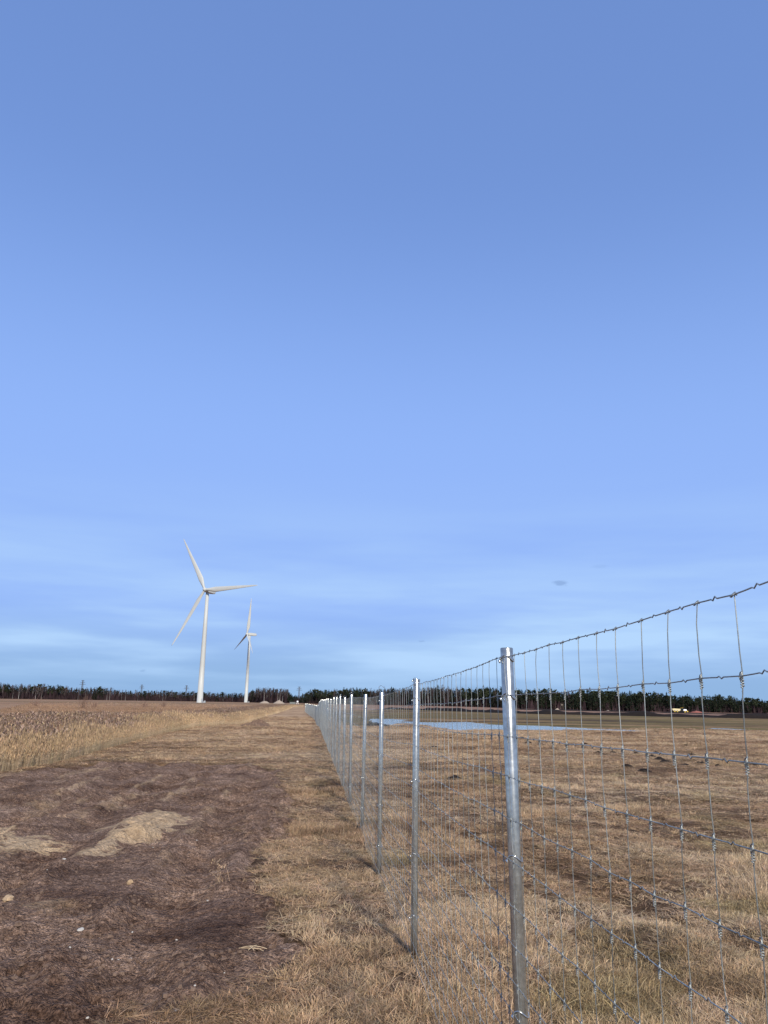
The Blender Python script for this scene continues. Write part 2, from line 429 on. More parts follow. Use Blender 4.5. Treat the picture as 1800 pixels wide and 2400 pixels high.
def ground_h(x, y):
    x = np.asarray(x, float); y = np.asarray(y, float)
    z = smooth_h(x, y)
    fade = ss(160, 60, y)
    z = z + fade * (0.035 * fbm(x, y, 2.6, 3, 5) + 0.02 * fbm(x, y, 0.6, 3, 8))
    rg = ss(0.6, 1.8, x - fence_x(y)) * ss(40, 15, y)          # tussocky, rutted ground inside the fence
    z = z + rg * (0.09 * fbm(x + 0.5 * y, y - 0.5 * x, 1.3, 3, 12) - 0.10 * np.exp(-((x - 2.9 + 0.32 * (y - 6)) / 0.28) ** 2) * ss(3, 4, y))
    nr = (x > -5) & (x < 50) & (y > 45) & (y < 105)
    if nr.any():
        p = np.full(x.shape, -9.0); p[nr] = pud_sd(x[nr], y[nr])
        z = z - 0.13 * ss(-2.2, 1.6, p) + 0.0
    # reed ditch along the left
    e = reed_edge(y) - x
    z = z - 0.25 * ss(1.5, 4.0, e) * ss(9.0, 4.0, e) * ss(150, 60, y)
    z = z - 0.32 * ss(-0.03, 0.30, dirt_sd(x, y))
    return z
STRAW = np.array([0.390, 0.270, 0.160]); PALE = np.array([0.570, 0.420, 0.265]); DEAD = np.array([0.145, 0.084, 0.047])
OLIVE = np.array([0.125, 0.100, 0.040]); THATCH = np.array([0.085, 0.054, 0.033]); PINK = np.array([0.270, 0.172, 0.120])
def lerp(a, b, t): return a + (b - a) * np.asarray(t)[..., None]
def field_color(x, y):
    """average colour of the dry sward"""
    n1 = fbm(x * .6, y, 2.2, 4, 41); n2 = fbm(x * .6, y, 0.7, 4, 47); n3 = fbm(x * .6, y, 7.0, 4, 53)
    c = lerp(np.broadcast_to(STRAW, x.shape + (3,)), PALE, ss(0.0, 0.45, n1 * 0.7 + n3 * .6))
    c = lerp(c, DEAD, ss(0.10, 0.36, n2 * .7 - n1 * .4 - n3 * .2) * 0.7)
    rows = np.sin(2 * math.pi * (y * .93 - x * .37) / 1.45 + 2.2 * fbm(x, y, 2.5, 3, 58))
    c = lerp(c, PALE, .45 * ss(.2, .9, rows) * ss(-.3, .3, n1)); c = lerp(c, DEAD, .30 * ss(-.3, -.95, rows))
    green = ss(0.15, 0.55, fbm(x + 30, y, 1.3, 4, 61)) * 0.7
    c = lerp(c, OLIVE * 1.35, green * .8 * ss(35, 12, y))
    c = lerp(c, np.array([0.175, 0.120, 0.062]), 0.55 * ss(11, 5.5, y) * ss(0.5, 1.6, x - fence_x(y)) * ss(-.3, .3, fbm(x, y, 1.1, 3, 63)))
    return c
def ground_color(x, y):
    far = ss(9, 60, y)
    fc = field_color(x, y)
    c = lerp(np.broadcast_to(THATCH, x.shape + (3,)), fc, far * 0.9 + 0.05)
    rs = x - fence_x(y)
    # olive pasture past the puddle
    pas = ss(56, 66, y + 0.35 * x - 12 + 4 * fbm(x, y, 9, 3, 71)) * ss(0, 3, rs) * ss(0.0, 6.0, np.interp(x, DITCH[:, 0], DITCH[:, 1]) - y)
    pc = lerp(np.broadcast_to(OLIVE * 1.15, x.shape + (3,)), np.array([0.24, 0.165, 0.085]), ss(-0.1, 0.4, fbm(x * .22, y, 5, 5, 75)))
    pc = lerp(pc, np.array([0.07, 0.045, 0.028]), ss(0.1, 0.4, fbm(x * .12, y, 4, 4, 76)) * .8)
    c = lerp(c, pc, pas)
    # worked pinkish field before the wood
    pk = ss(0.0, 5.0, y - np.interp(x, DITCH[:, 0], DITCH[:, 1])) * ss(-14, -8, x)
    c = lerp(c, lerp(np.broadcast_to(PINK, x.shape + (3,)), np.array([0.17, 0.105, 0.075]), ss(0.1, 0.5, fbm(x * .25, y, 22, 4, 78))), pk)
    # rough meadow on the left
    e = reed_edge(y) - x
    md = lerp(np.broadcast_to(np.array([0.300, 0.198, 0.122]), x.shape + (3,)), np.array([0.22, 0.132, 0.083]), ss(0.0, 0.5, fbm(x * .25, y * .6, 16, 4, 81)))
    md = lerp(md, np.array([0.17, 0.125, 0.06]), ss(0.1, 0.5, fbm(x * .2, y * .5, 30, 3, 84)) * .6)
    c = lerp(c, md, ss(0.5, 3, e))
    # disturbed brown ground on the strip around the spoil heap
    br = ss(0.0, 0.5, 0.55 - np.hypot((x + 8.5) / 9, (y - 64) / 13) + .4 * fbm(x, y, 3, 3, 88)) * ss(0.3, -0.5, rs)
    c = lerp(c, np.array([0.10, 0.062, 0.042]), br)
    return c
def axis(segs):
    out = [np.array([segs[0][0]])]
    for a, b, s0, s1 in segs:
        n = max(1, int(round((b - a) / ((s0 + s1) / 2)))) if abs(s0 - s1) < 1e-9 else max(2, int(round(math.log(s1 / s0) / math.log(1 + (s1 - s0) / (b - a)))))
        if abs(s0 - s1) < 1e-9: out.append(np.linspace(a, b, n + 1)[1:])
        else:
            g = (s1 / s0) ** (np.arange(n) / max(1, n - 1)); c = np.cumsum(g); out.append(a + (b - a) * c / c[-1])
    return np.concatenate(out)
def grid_mesh(xs, ys, hfun, keep=None):
    X, Y = np.meshgrid(xs, ys); zx = hfun(X.ravel(), Y.ravel())
    v = np.stack([X.ravel(), Y.ravel(), zx], 1)
    nx, ny = len(xs), len(ys)
    i = np.arange(ny - 1)[:, None] * nx + np.arange(nx - 1)[None]
    q = np.stack([i, i + 1, i + nx + 1, i + nx], -1).reshape(-1, 4)
    if keep is not None:
        k = keep(v[:, 0], v[:, 1]); q = q[k[q].any(1)]
        used = np.zeros(len(v), bool); used[q.ravel()] = True
        idx = np.cumsum(used) - 1; v = v[used]; q = idx[q]
    return v, q
gx = axis([(-3500, -30, 220, 1.2), (-30, -12, 1.2, 0.3), (-12, 14, 0.14, 0.14), (14, 45, 0.3, 0.6), (45, 3500, 0.6, 220)])
gy = axis([(-400, -3, 60, 0.3), (-3, 16, 0.12, 0.12), (16, 100, 0.12, 0.45), (100, 400, 0.45, 4), (400, 6000, 4, 300)])
gv, gq = grid_mesh(gx, gy, ground_h)
g = link('ground', mesh_np('ground', gv, [gq], [M_GROUND], smooth=True, attrs={'col': ground_color(gv[:, 0], gv[:, 1])}))
tag(g, kind='structure')

# bare-soil strip: its own lumpy sheet, edge running out under the sward
SAND_L = [(-5.6, 11.6), (-5.08, 11.42), (-4.65, 10.68), (-4.38, 10.57), (-4.12, 10.45), (-3.88, 9.83), (-4.21, 9.68), (-4.71, 10.26), (-5.6, 10.6)]
SAND_H = [(-3.33, 9.25), (-3.48, 10.7), (-3.6, 11.9), (-3.53, 12.9), (-2.89, 12.5), (-2.88, 11.15), (-2.78, 10.44), (-3.05, 10.27), (-3.18, 9.42)]
def dirt_h(x, y):
    s = dirt_sd(x, y)
    lane = x + 0.09 * (y - 10)
    z = 0.035 * fbm(x, y, 1.1, 3, 101)
    cl = fbm(x, y, 0.34, 4, 103)
    rough = ss(-0.3, 0.35, fbm(x, y, 1.7, 2, 107))
    z += (0.022 + 0.075 * rough) * np.maximum(cl, -0.3)
    c2 = fbm(x, y, 0.11, 4, 111); z += (0.012 + 0.036 * rough) * np.maximum(c2, -0.15)
    z += 0.009 * fbm(x, y, 0.05, 2, 113)
    holes = ss(0.42, 0.62, fbm(x, y * 0.8, 0.16, 2, 117)); z -= 0.045 * holes * ss(-0.1, .3, fbm(x, y, .9, 2, 119))
    for c0, w in ((-2.05, .24), (-3.85, .26), (-5.1, .24), (-6.9, .26)):       # ruts of the machines, with cleat prints
        k = np.exp(-((lane - c0 - .12 * np.sin(y * .35)) / w) ** 2)
        z += k * (-0.075 + 0.03 * np.sin(y * 2 * math.pi / 0.19 + 1.5 * fbm(x, y, 1, 2, 5)) * ss(-.2, .3, fbm(x, y, 1.4, 2, 121)))
        k2 = np.exp(-((lane - c0 - .42) / .11) ** 2) + np.exp(-((lane - c0 + .42) / .11) ** 2)
        z += 0.045 * k2 * (0.6 + fbm(x, y, .4, 2, 123))
    z += 0.05 * np.exp(-((s - 0.12) / 0.14) ** 2) * (0.5 + fbm(x, y, .5, 2, 127))
    smoothpatch = np.exp(-(((x + 1.35) / .55) ** 2 + ((y - 6.6) / 0.75) ** 2))
    z *= (1 - 0.75 * smoothpatch)
    return -0.035 + z + 0.03 * ss(0, .3, s) - 0.22 * ss(0.02, -0.22, s) + smooth_h(x, y)
dx_ = axis([(-14, -10.5, 0.12, 0.12), (-10.5, -6.5, 0.05, 0.05), (-6.5, 0.1, 0.024, 0.024)])
dy_ = axis([(-3, 4.0, 0.12, 0.12), (4.0, 12.0, 0.02, 0.028), (12.0, 24.0, 0.028, 0.06)])
dv, dq = grid_mesh(dx_, dy_, dirt_h, keep=lambda x, y: dirt_sd(x, y) > -0.2)
dxv, dyv = dv[:, 0], dv[:, 1]
sandm = np.maximum(ss(-0.05, 0.15, sdpoly(dxv, dyv, SAND_L) + 0.75 * fbm(dxv, dyv, .5, 6, 131, .7)), 0.9 * ss(-0.08, 0.06, sdpoly(dxv, dyv, SAND_H) + .55 * fbm(dxv, dyv, .35, 6, 133, .7)))
sandm = np.maximum(sandm, 0.75 * ss(0.38, 0.5, fbm(dxv, dyv, 1.0, 6, 137, .65)) * ss(6.5, 8, dyv) * ss(15.5, 12, dyv) * ss(-2.3, -3.2, dxv))
sandm = np.maximum(sandm, 0.4 * ss(0.25, 0.45, fbm(dxv, dyv * .3, .7, 6, 139, .65)) * ss(10, 15, dyv))
_ln = dxv + 0.09 * (dyv - 10)
for _c in (-2.45, -3.4, -4.3, -5.5):     # dry pale crests thrown up beside the ruts
    sandm = np.maximum(sandm, .5 * np.exp(-((_ln - _c) / .07) ** 2) * ss(0, .3, fbm(dxv, dyv * .5, .6, 4, 143)) * ss(8, 11, dyv))
moist = ss(0.12, 0.5, fbm(dxv, dyv, 1.6, 5, 141, .6)) * 0.75
d = link('dirt_track', mesh_np('dirt_track', dv, [dq], [M_DIRT], smooth=True, attrs={'sand': sandm, 'moist': moist}))
tag(d, kind='structure')

# low heap of sand lying on the track
hx = np.arange(-4.4, -2.2, 0.025); hy = np.arange(8.7, 13.8, 0.025)
def heap_h(x, y):
    s = sdpoly(x, y, SAND_H) + 0.10 * fbm(x, y, .35, 3, 151)
    t = ss(-0.12, 0.40, s)
    return dirt_h(x, y) - 0.05 + (0.03 + 0.15 * t * (0.75 + 0.25 * np.sin(y * 1.9 + .5)) + 0.10 * t * fbm(x, y, .35, 5, 153, .6)) * ss(-0.14, 0.02, s)
hv, hq = grid_mesh(hx, hy, heap_h, keep=lambda x, y: sdpoly(x, y, SAND_H) > -0.16)
hs = sdpoly(hv[:, 0], hv[:, 1], SAND_H) + 0.30 * fbm(hv[:, 0], hv[:, 1], .25, 5, 157, .65)
o = link('sand_heap', mesh_np('sand_heap', hv, [hq], [M_DIRT], smooth=True, attrs={'sand': ss(-0.06, 0.12, hs), 'moist': np.zeros(len(hv))}))
tag(o, 'low elongated heap of pale yellow sand on the dark bare soil', 'sand heap')

# standing water in the field
def water(name, poly, label):
    P = np.array(poly); x0, y0 = P.min(0) - 3; x1, y1 = P.max(0) + 3
    xs = np.arange(x0, x1, .3); ys = np.arange(y0, y1, .4)
    v, q = grid_mesh(xs, ys, lambda x, y: np.full_like(x, WATER_Z), keep=lambda x, y: sdpoly(x, y, poly) > -2.4)
    o = link(name, mesh_np(name, v, [q], [M_WATER], smooth=True)); tag(o, label, None, None, 'structure')
water('puddle', PUD_A, 'long shallow puddle reflecting the sky in the fenced field')
water('puddle', PUD_B, 'narrow strip of standing water in the fenced field')

# dark peat bank along the ditch
def bank(name, path, w, h, m, seed, step=1.2):
    P = np.array(path, float); L = np.concatenate([[0], np.cumsum(np.hypot(*np.diff(P, axis=0).T))])
    n = int(L[-1] / step); s = np.linspace(0, L[-1], n)
    cx = np.interp(s, L, P[:, 0]); cy = np.interp(s, L, P[:, 1])
    tx = np.gradient(cx); ty = np.gradient(cy); l = np.hypot(tx, ty); nx_, ny_ = -ty / l, tx / l
    prof = np.array([(-1, -0.15), (-.75, .35), (-.4, .85), (0, 1), (.4, .8), (.8, .3), (1, -.15)])
    vv = []
    hh = h * (0.75 + 0.7 * fbm(s, s * 0, 6, 4, seed)) * np.clip(np.minimum(s, L[-1] - s) / 6, 0, 1)
    for a, b in prof:
        x = cx + nx_ * a * w; y = cy + ny_ * a * w
        vv.append(np.stack([x, y, ground_h(x, y) + b * hh + 0.06 * fbm(x, y, 1.0, 3, seed + 3) * (b > 0)], 1))
    v = np.stack(vv, 1).reshape(-1, 3); k = len(prof)
    i = np.arange(n - 1)[:, None] * k + np.arange(k - 1)[None]
    q = np.stack([i, i + 1, i + k + 1, i + k], -1).reshape(-1, 4)
    return link(name, mesh_np(name, v, [q], [m], smooth=True))
o = bank('peat_bank', DITCH, 1.5, 0.85, M_PEAT, 201); tag(o, kind='structure')
o = bank('peat_bank', DITCH[4:] + np.array([6, 16.0]), 1.6, 0.35, M_PEAT, 207); tag(o, kind='structure')
o = bank('peat_bank', [(48, 330), (90, 318), (150, 300), (230, 290)], 2.0, 0.6, M_PEAT, 211, 2.5); tag(o, kind='structure')

# heaps ------------------------------------------------------------
def heap(name, x, y, rx, ry, h, m, seed, label, cat, group=None, rough=.25, res=28, pw=1.0):
    r = np.linspace(0, 1, 12); th = np.linspace(0, 2 * math.pi, res, endpoint=False)
    RRr, TH = np.meshgrid(r, th, indexing='ij')
    X = RRr * np.cos(TH) * rx; Y = RRr * np.sin(TH) * ry
    X = X * (1 + .18 * fbm(X / rx * 2 + seed, Y / ry * 2, 1, 3, seed)); Y = Y * (1 + .18 * fbm(X / rx * 2, Y / ry * 2 + seed, 1, 3, seed + 5))
    hh = h * (((1 - RRr) ** pw) if m is M_GRAVEL else (1 - RRr ** 1.8) ** 1.3) * (1 + rough * fbm(X / rx * 3 + seed, Y / ry * 3, 1, 4, seed + 9)) + rough * .25 * h * fbm(X / rx * 7, Y / ry * 7 + seed, 1, 3, seed + 2) * (1 - RRr)
    Zz = hh - RRr * min(0.12, .3 * h)
    v = np.stack([X.ravel(), Y.ravel(), Zz.ravel()], 1)
    n = res; i = np.arange(11)[:, None] * n; j = np.arange(n)[None]; k = (j + 1) % n
    q = np.stack([i + j, i + n + j, i + n + k, i + k], -1).reshape(-1, 4)
    zg = float(ground_h(np.array([x]), np.array([y]))[0])
    o = link(name, mesh_np(name, v, [q], [m], smooth=True), None, (x, y, zg))
    return tag(o, label, cat, group)
heap('gravel_heap', -0.1470 * 700, 700, 4.6, 4, 2.3, M_GRAVEL, 301, 'smaller flat-topped heap of pale gravel in front of the birch wood', 'gravel heap', None, .2, pw=.8)
heap('gravel_heap', -0.1287 * 690, 690, 5.3, 5, 2.9, M_GRAVEL, 305, 'larger peaked heap of pale gravel in front of the birch wood', 'gravel heap', None, .15, pw=.9)
heap('soil_heap', -10.9, 71, 1.5, 1.0, 0.42, M_BROWNSOIL, 311, 'rough brown heap of dug soil and turf on the mown strip', 'soil heap', None, .6, 40, .7)
heap('soil_heap', -9.0, 57, 1.6, 1.3, 0.22, M_BROWNSOIL, 313, 'low dark smear of dug soil across the mown strip', 'soil heap', None, .6, 40, .7)
heap('soil_heap', -0.2, 62, 1.7, .8, 0.28, M_PEAT, 315, 'dark peat spoil heap just inside the wire fence', 'soil heap', None, .5, 40, .6)
heap('soil_heap', 0.3985 * 520, 520, 6.5, 4, 1.6, M_REDSOIL, 317, 'reddish heap of earth right of the yellow dump truck', 'soil heap', None, .2, pw=.6)
heap('gravel_heap', 0.2225 * 560, 560, 2.0, 2.0, 1.3, M_GRAVEL, 319, 'tiny pale pointed heap at the foot of the spruce wood', 'gravel heap', None, .2)
heap('gravel_heap', 0.2866 * 560, 560, 2.6, 2.0, 0.9, M_GRAVEL, 321, 'tiny pale flat heap at the foot of the spruce wood', 'gravel heap', None, .2)
mole = [(16.4, 52.9), (15.6, 54.5), (13.6, 52.8), (8.2, 30.2), (8.9, 30.7), (9.7, 30.5), (10.4, 30.3), (9.6, 28.4), (9.3, 26.8), (9.1, 25.6), (9.3, 24.6), (10.4, 26.1), (10.5, 25.0), (14.3, 37.5), (18.6, 49.6), (13.0, 27.6), (11.7, 25.2), (12.1, 24.6), (11.9, 30.7), (7.1, 23.2), (7.2, 22.0), (22.3, 53.0), (21.4, 52.7), (6.9, 37.4), (7.3, 36.5), (8.6, 36.6), (9.5, 37.2), (7.6, 42.9), (3.6, 41.0), (1.8, 19.5), (2.2, 33.0)]
for i, (x, y) in enumerate(mole):
    s = .11 + .10 * random.random()
    heap('molehill', x, y, s * 1.7, s, 0.05 + .04 * random.random(), M_PEAT, 400 + i, 'small dark molehill of fresh peat in the dry field inside the fence', 'molehill', 'molehills in the fenced field', .6, 14, .7)

# stones and scraps on the bare soil
def rock(name, x, y, s, m, seed, label, flat=.55, cat='stone', group=None):
    th = np.linspace(0, math.pi, 7); ph = np.linspace(0, 2 * math.pi, 10, endpoint=False)
    T, P = np.meshgrid(th, ph, indexing='ij')
    rr = 1 + .35 * fbm(np.cos(P) * np.sin(T) * 1.3 + seed, np.sin(P) * np.sin(T) * 1.3 + np.cos(T), 1, 3, seed)
    v = np.stack([rr * np.sin(T) * np.cos(P) * s, rr * np.sin(T) * np.sin(P) * s * .75, rr * np.cos(T) * s * flat], -1).reshape(-1, 3)
    i = np.arange(6)[:, None] * 10; j = np.arange(10)[None]; k = (j + 1) % 10
    q = np.stack([i + j, i + 10 + j, i + 10 + k, i + k], -1).reshape(-1, 4)
    zg = float(dirt_h(np.array([x]), np.array([y]))[0])
    o = link(name, mesh_np(name, v, [q], [m], smooth=False), None, (x, y, zg + s * flat * .35)); o.rotation_euler = (0, 0, seed * 1.7)
    return tag(o, label, cat, group)
rock('stone', -2.3, 6.57, .038, M_STONE, 1, 'largest flat white stone lying on the bare soil', .35)
rock('stone', -3.48, 9.19, .032, M_STONE, 2, 'white stone by the tail of the sand heap', .7)
rock('stone', -1.13, 4.9, .04, simple('grey_stone', (.26, .23, .2), .9, 0, .25, 15), 3, 'grey-brown stone among the straw at the edge of the soil', .5)
rock('stone', -2.39, 8.05, .03, M_SAND, 4, 'sandy yellow clod standing up from the bare soil', .9)
rock('stone', -3.27, 7.44, .06, M_SAND, 5, 'broad crumbling sandy clod at the side of the soil track', .5)
for i, (x, y) in enumerate([(-2.15, 5.96), (-1.78, 5.88), (-1.7, 5.9), (-1.89, 6.54), (-2.33, 10.55), (-2.04, 10.61), (-1.95, 9.15), (-1.12, 5.3), (-1.0, 5.63), (-1.81, 5.84), (-1.65, 4.97), (-2.9, 6.2), (-1.5, 7.4), (-2.7, 9.9), (-1.9, 7.9), (-1.5, 6.35), (-3.3, 8.3), (-2.9, 5.5)]):
    rock('pebble', x, y, .006 + .006 * random.random(), M_STONE, 20 + i, 'tiny white pebble on the dark bare soil', .7, 'pebble', 'white pebbles scattered on the soil')
clodm = sand_mat('soil_clod', (0.080, 0.052, 0.037), (0.19, 0.130, 0.095))
mb = MB()
cxy = np.stack([-rng.random(26000) * 8.0 - .3, 4.2 + 15 * rng.random(26000) ** 1.5], 1)
kk = (dirt_sd(cxy[:, 0], cxy[:, 1]) > .02) & (fbm(cxy[:, 0], cxy[:, 1], 1.7, 2, 107) > -.25) & (fbm(cxy[:, 0], cxy[:, 1], .35, 3, 108) > -.05) & (np.hypot((cxy[:, 0] + 1.35) / .5, (cxy[:, 1] - 6.6) / .7) > 1) & (sdpoly(cxy[:, 0], cxy[:, 1], SAND_H) < -.02)
cxy = cxy[kk]; czz = dirt_h(cxy[:, 0], cxy[:, 1])
for (x, y), zg in zip(cxy, czz):
    s = .005 + .022 * rng.random() ** 3.5
    ph = np.arange(5) * 2 * math.pi / 5 + rng.random() * 6
    ring = np.stack([np.cos(ph) * s * (.6 + .8 * rng.random(5)), np.sin(ph) * s * (.6 + .8 * rng.random(5)), np.zeros(5) - s * .2], 1)
    v = np.concatenate([ring, ring * [.75, .75, 1] + np.stack([.3 * s * (rng.random(5) - .5), .3 * s * (rng.random(5) - .5), s * (.5 + .5 * rng.random(5))], 1), [[.2 * s, 0, s * (.6 + .4 * rng.random())]]]) + [x, y, zg]
    mb.add(v, [(j, (j + 1) % 5, 5 + (j + 1) % 5, 5 + j) for j in range(5)], [(5 + j, 5 + (j + 1) % 5, 10) for j in range(5)])
tag(mb.build('soil_crumbs', clodm), 'loose dark crumbs and small clods strewn over the soil', None, None, 'stuff')

# ------------------------------------------------------------------ instanced sward
def blades(n, h0, h1, lean0, lean1, w, spread, seg=2, curl=.5, seed=0):
    r = np.random.default_rng(seed); V = []; T = []; S = []; k = 0
    for i in range(n):
        a = r.random() * 2 * math.pi; rad = spread * math.sqrt(r.random()); p = np.array([rad * math.cos(a), rad * math.sin(a), -0.01])
        L = h0 + (h1 - h0) * r.random(); az = r.random() * 2 * math.pi; ln = lean0 + (lean1 - lean0) * r.random()
        d = np.array([math.cos(az) * math.sin(ln), math.sin(az) * math.sin(ln), math.cos(ln)])
        fa = r.random() * math.pi; side = np.array([math.cos(fa), math.sin(fa), 0]); side -= d * (side @ d); side /= max(np.linalg.norm(side), 1e-6)
        sh = .65 + .7 * r.random(); hue = (r.random() - .5) * .12
        dd = d.copy()
        for s in range(seg + 1):
            t = s / seg; ww = w * (1 - .85 * t) * (.7 + .6 * r.random())
            if s == seg: V.append(p.copy()); S.append((sh * (1 + hue) , sh, sh * (1 - hue)))
            else:
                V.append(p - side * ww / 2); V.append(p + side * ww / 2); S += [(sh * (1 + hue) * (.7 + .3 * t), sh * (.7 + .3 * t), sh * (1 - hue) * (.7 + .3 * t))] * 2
            p = p + dd * L / seg
            dd = dd + np.array([math.cos(az), math.sin(az), -.6]) * curl * r.random() / seg; dd /= np.linalg.norm(dd)
            p[2] = max(p[2], 0.003)
        for s in range(seg - 1): b = k + 2 * s; T += [(b, b + 1, b + 3), (b, b + 3, b + 2)]
        b = k + 2 * (seg - 1); T.append((b, b + 1, b + 2)); k += 2 * seg + 1
    return np.array(V), np.array(T), np.array(S)
def reed_clump(n, h0, h1, lean, seed, plume=True, w=.006, spread=.22):
    r = np.random.default_rng(seed); V = []; T = []; S = []; k = 0
    for i in range(n):
        a = r.random() * 6.283; rad = spread * math.sqrt(r.random()); p = np.array([rad * math.cos(a), rad * math.sin(a), -.03])
        L = h0 + (h1 - h0) * r.random(); az = r.random() * 6.283; ln = lean * r.random()
        d = np.array([math.cos(az) * math.sin(ln), math.sin(az) * math.sin(ln), math.cos(ln)])
        fa = r.random() * math.pi; side = np.array([math.cos(fa), math.sin(fa), 0]); sh = .65 + .65 * r.random()
        top = p + d * L
        V += [p - side * w / 2, p + side * w / 2, top]; S += [(sh * .9,) * 3, (sh * .9,) * 3, (sh,) * 3]; T.append((k, k + 1, k + 2)); k += 3
        for q in range(2):                                  # dry leaves
            b = p + d * L * (.35 + .5 * r.random()); aa = r.random() * 6.283; ll = .08 + .13 * r.random()
            e = b + np.array([math.cos(aa) * ll * .6, math.sin(aa) * ll * .6, ll * (.1 + .7 * r.random())])
            V += [b - [0, 0, .006], b + [0, 0, .006], e]; sh2 = sh * 1.1; S += [(sh2,) * 3] * 3; T.append((k, k + 1, k + 2)); k += 3
        if plume and r.random() < .75:
            pw = .011 + .008 * r.random(); b = top - d * .14
            V += [b, b + side * pw + d * .07, top + d * .03, b - side * pw + d * .07]; c = (sh * .75, sh * .68, sh * .62); S += [c] * 4
            T += [(k, k + 1, k + 2), (k, k + 2, k + 3)]; k += 4
    return np.array(V), np.array(T), np.array(S)
def weed_clump(n, h0, h1, seed):
    r = np.random.default_rng(seed); V = []; T = []; S = []; k = 0
    for i in range(n):
        a = r.random() * 6.283; rad = .3 * math.sqrt(r.random()); p = np.array([rad * math.cos(a), rad * math.sin(a), -.03])
        L = h0 + (h1 - h0) * r.random(); az = r.random() * 6.283; ln = .35 * r.random(); sh = .6 + .8 * r.random()
        d = np.array([math.cos(az) * math.sin(ln), math.sin(az) * math.sin(ln), math.cos(ln)]); fa = r.random() * 3.14; side = np.array([math.cos(fa), math.sin(fa), 0])
        V += [p - side * .004, p + side * .004, p + d * L]; S += [(sh * .8,) * 3] * 3; T.append((k, k + 1, k + 2)); k += 3
        for q in range(5):
            b = p + d * L * (.4 + .6 * r.random()); aa = r.random() * 6.283; ll = .05 + .13 * r.random()
            e = b + np.array([math.cos(aa) * ll * .7, math.sin(aa) * ll * .7, ll * (.4 + .8 * r.random())]); u = np.array([-math.sin(aa), math.cos(aa), .3]) * (.008 + .02 * r.random())
            V += [b - u * .4, b + u * .4, e + u, e - u]; S += [(sh,) * 3] * 4; T += [(k, k + 1, k + 2), (k, k + 2, k + 3)]; k += 4
    return np.array(V), np.array(T), np.array(S)
def source_collection(name, builders, m):
    c = bpy.data.collections.new(name)
    for i, (V, T, S) in enumerate(builders):
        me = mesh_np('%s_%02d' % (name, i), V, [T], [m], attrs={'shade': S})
        c.objects.link(bpy.data.objects.new('%s_%02d' % (name, i), me))
    return c
def scatter(name, pts, rot, scl, idx, tintc, src, label):
    me = bpy.data.meshes.new(name); n = len(pts)
    me.vertices.add(n); me.vertices.foreach_set('co', np.asarray(pts, np.float32).ravel())
    me.attributes.new('rot', 'FLOAT_VECTOR', 'POINT').data.foreach_set('vector', np.asarray(rot, np.float32).ravel())
    me.attributes.new('scl', 'FLOAT_VECTOR', 'POINT').data.foreach_set('vector', np.asarray(scl, np.float32).ravel())
    me.attributes.new('idx', 'INT', 'POINT').data.foreach_set('value', np.asarray(idx, np.int32))
    tc4 = np.concatenate([tintc, np.ones((n, 1))], 1).astype(np.float32)
    me.attributes.new('tint', 'FLOAT_COLOR', 'POINT').data.foreach_set('color', tc4.ravel())
    o = link(name, me); tag(o, label, None, None, 'stuff')
    ng = bpy.data.node_groups.new(name + '_nodes', 'GeometryNodeTree')
    ng.interface.new_socket('Geometry', in_out='INPUT', socket_type='NodeSocketGeometry'); ng.interface.new_socket('Geometry', in_out='OUTPUT', socket_type='NodeSocketGeometry')
    gi = ng.nodes.new('NodeGroupInput'); go = ng.nodes.new('NodeGroupOutput')
    ci = ng.nodes.new('GeometryNodeCollectionInfo'); ci.inputs['Collection'].default_value = src; ci.inputs['Separate Children'].default_value = True; ci.inputs['Reset Children'].default_value = True
    ip = ng.nodes.new('GeometryNodeInstanceOnPoints'); ip.inputs['Pick Instance'].default_value = True
    def na(nm, t):
        a = ng.nodes.new('GeometryNodeInputNamedAttribute'); a.data_type = t; a.inputs['Name'].default_value = nm
        return a.outputs['Attribute']
    L = ng.links
    L.new(gi.outputs[0], ip.inputs['Points']); L.new(ci.outputs[0], ip.inputs['Instance'])
    L.new(na('idx', 'INT'), ip.inputs['Instance Index']); L.new(na('scl', 'FLOAT_VECTOR'), ip.inputs['Scale'])
    e2r = ng.nodes.new('FunctionNodeEulerToRotation'); L.new(na('rot', 'FLOAT_VECTOR'), e2r.inputs[0]); L.new(e2r.outputs[0], ip.inputs['Rotation'])
    L.new(ip.outputs[0], go.inputs[0])
    md = o.modifiers.new('scatter', 'NODES'); md.node_group = ng
    return o
def wedge(n_near, r0, r1, power, a0=-50, a1=48):
    """radii thin out with distance; the wedge is wider than the view"""
    u = rng.random(n_near); e = 2 - power
    r = (r0 ** e + u * (r1 ** e - r0 ** e)) ** (1 / e)
    a = np.radians(a0 + (a1 - a0) * rng.random(n_near))
    return r * np.sin(a), r * np.cos(a), r

SRC_GRASS = source_collection('sward_source', [blades(30, .04, .11, .1, .7, .0062, .09, 2, .5, 1), blades(30, .03, .09, .3, 1.1, .0058, .10, 2, .6, 2), blades(26, .06, .15, .9, 1.5, .0052, .11, 3, .6, 3),
                                              blades(28, .05, .14, 1.1, 1.55, .0050, .12, 3, .7, 4), blades(34, .025, .07, .1, .7, .0058, .10, 2, .4, 5), blades(22, .08, .17, .1, .6, .0052, .06, 3, .7, 6)], M_GRASS)
x, y, r = wedge(380000, 3.6, 120, 1.5)
e = reed_edge(y) - x; dsd = dirt_sd(x, y); psd = np.full(x.shape, -9.0); nr = (x > -5) & (x < 50) & (y > 45) & (y < 105); psd[nr] = pud_sd(x[nr], y[nr])
dens = fbm(x, y, 0.7, 3, 161)
onband = ss(0.02, -0.10, dsd)
keep = (e < 0.4) & (rng.random(len(x)) < onband * (0.30 + .70 * ss(-.35, .25, dens))) & (psd < -0.5) & ~((y > 66) & (x > 3 + fence_x(y)))
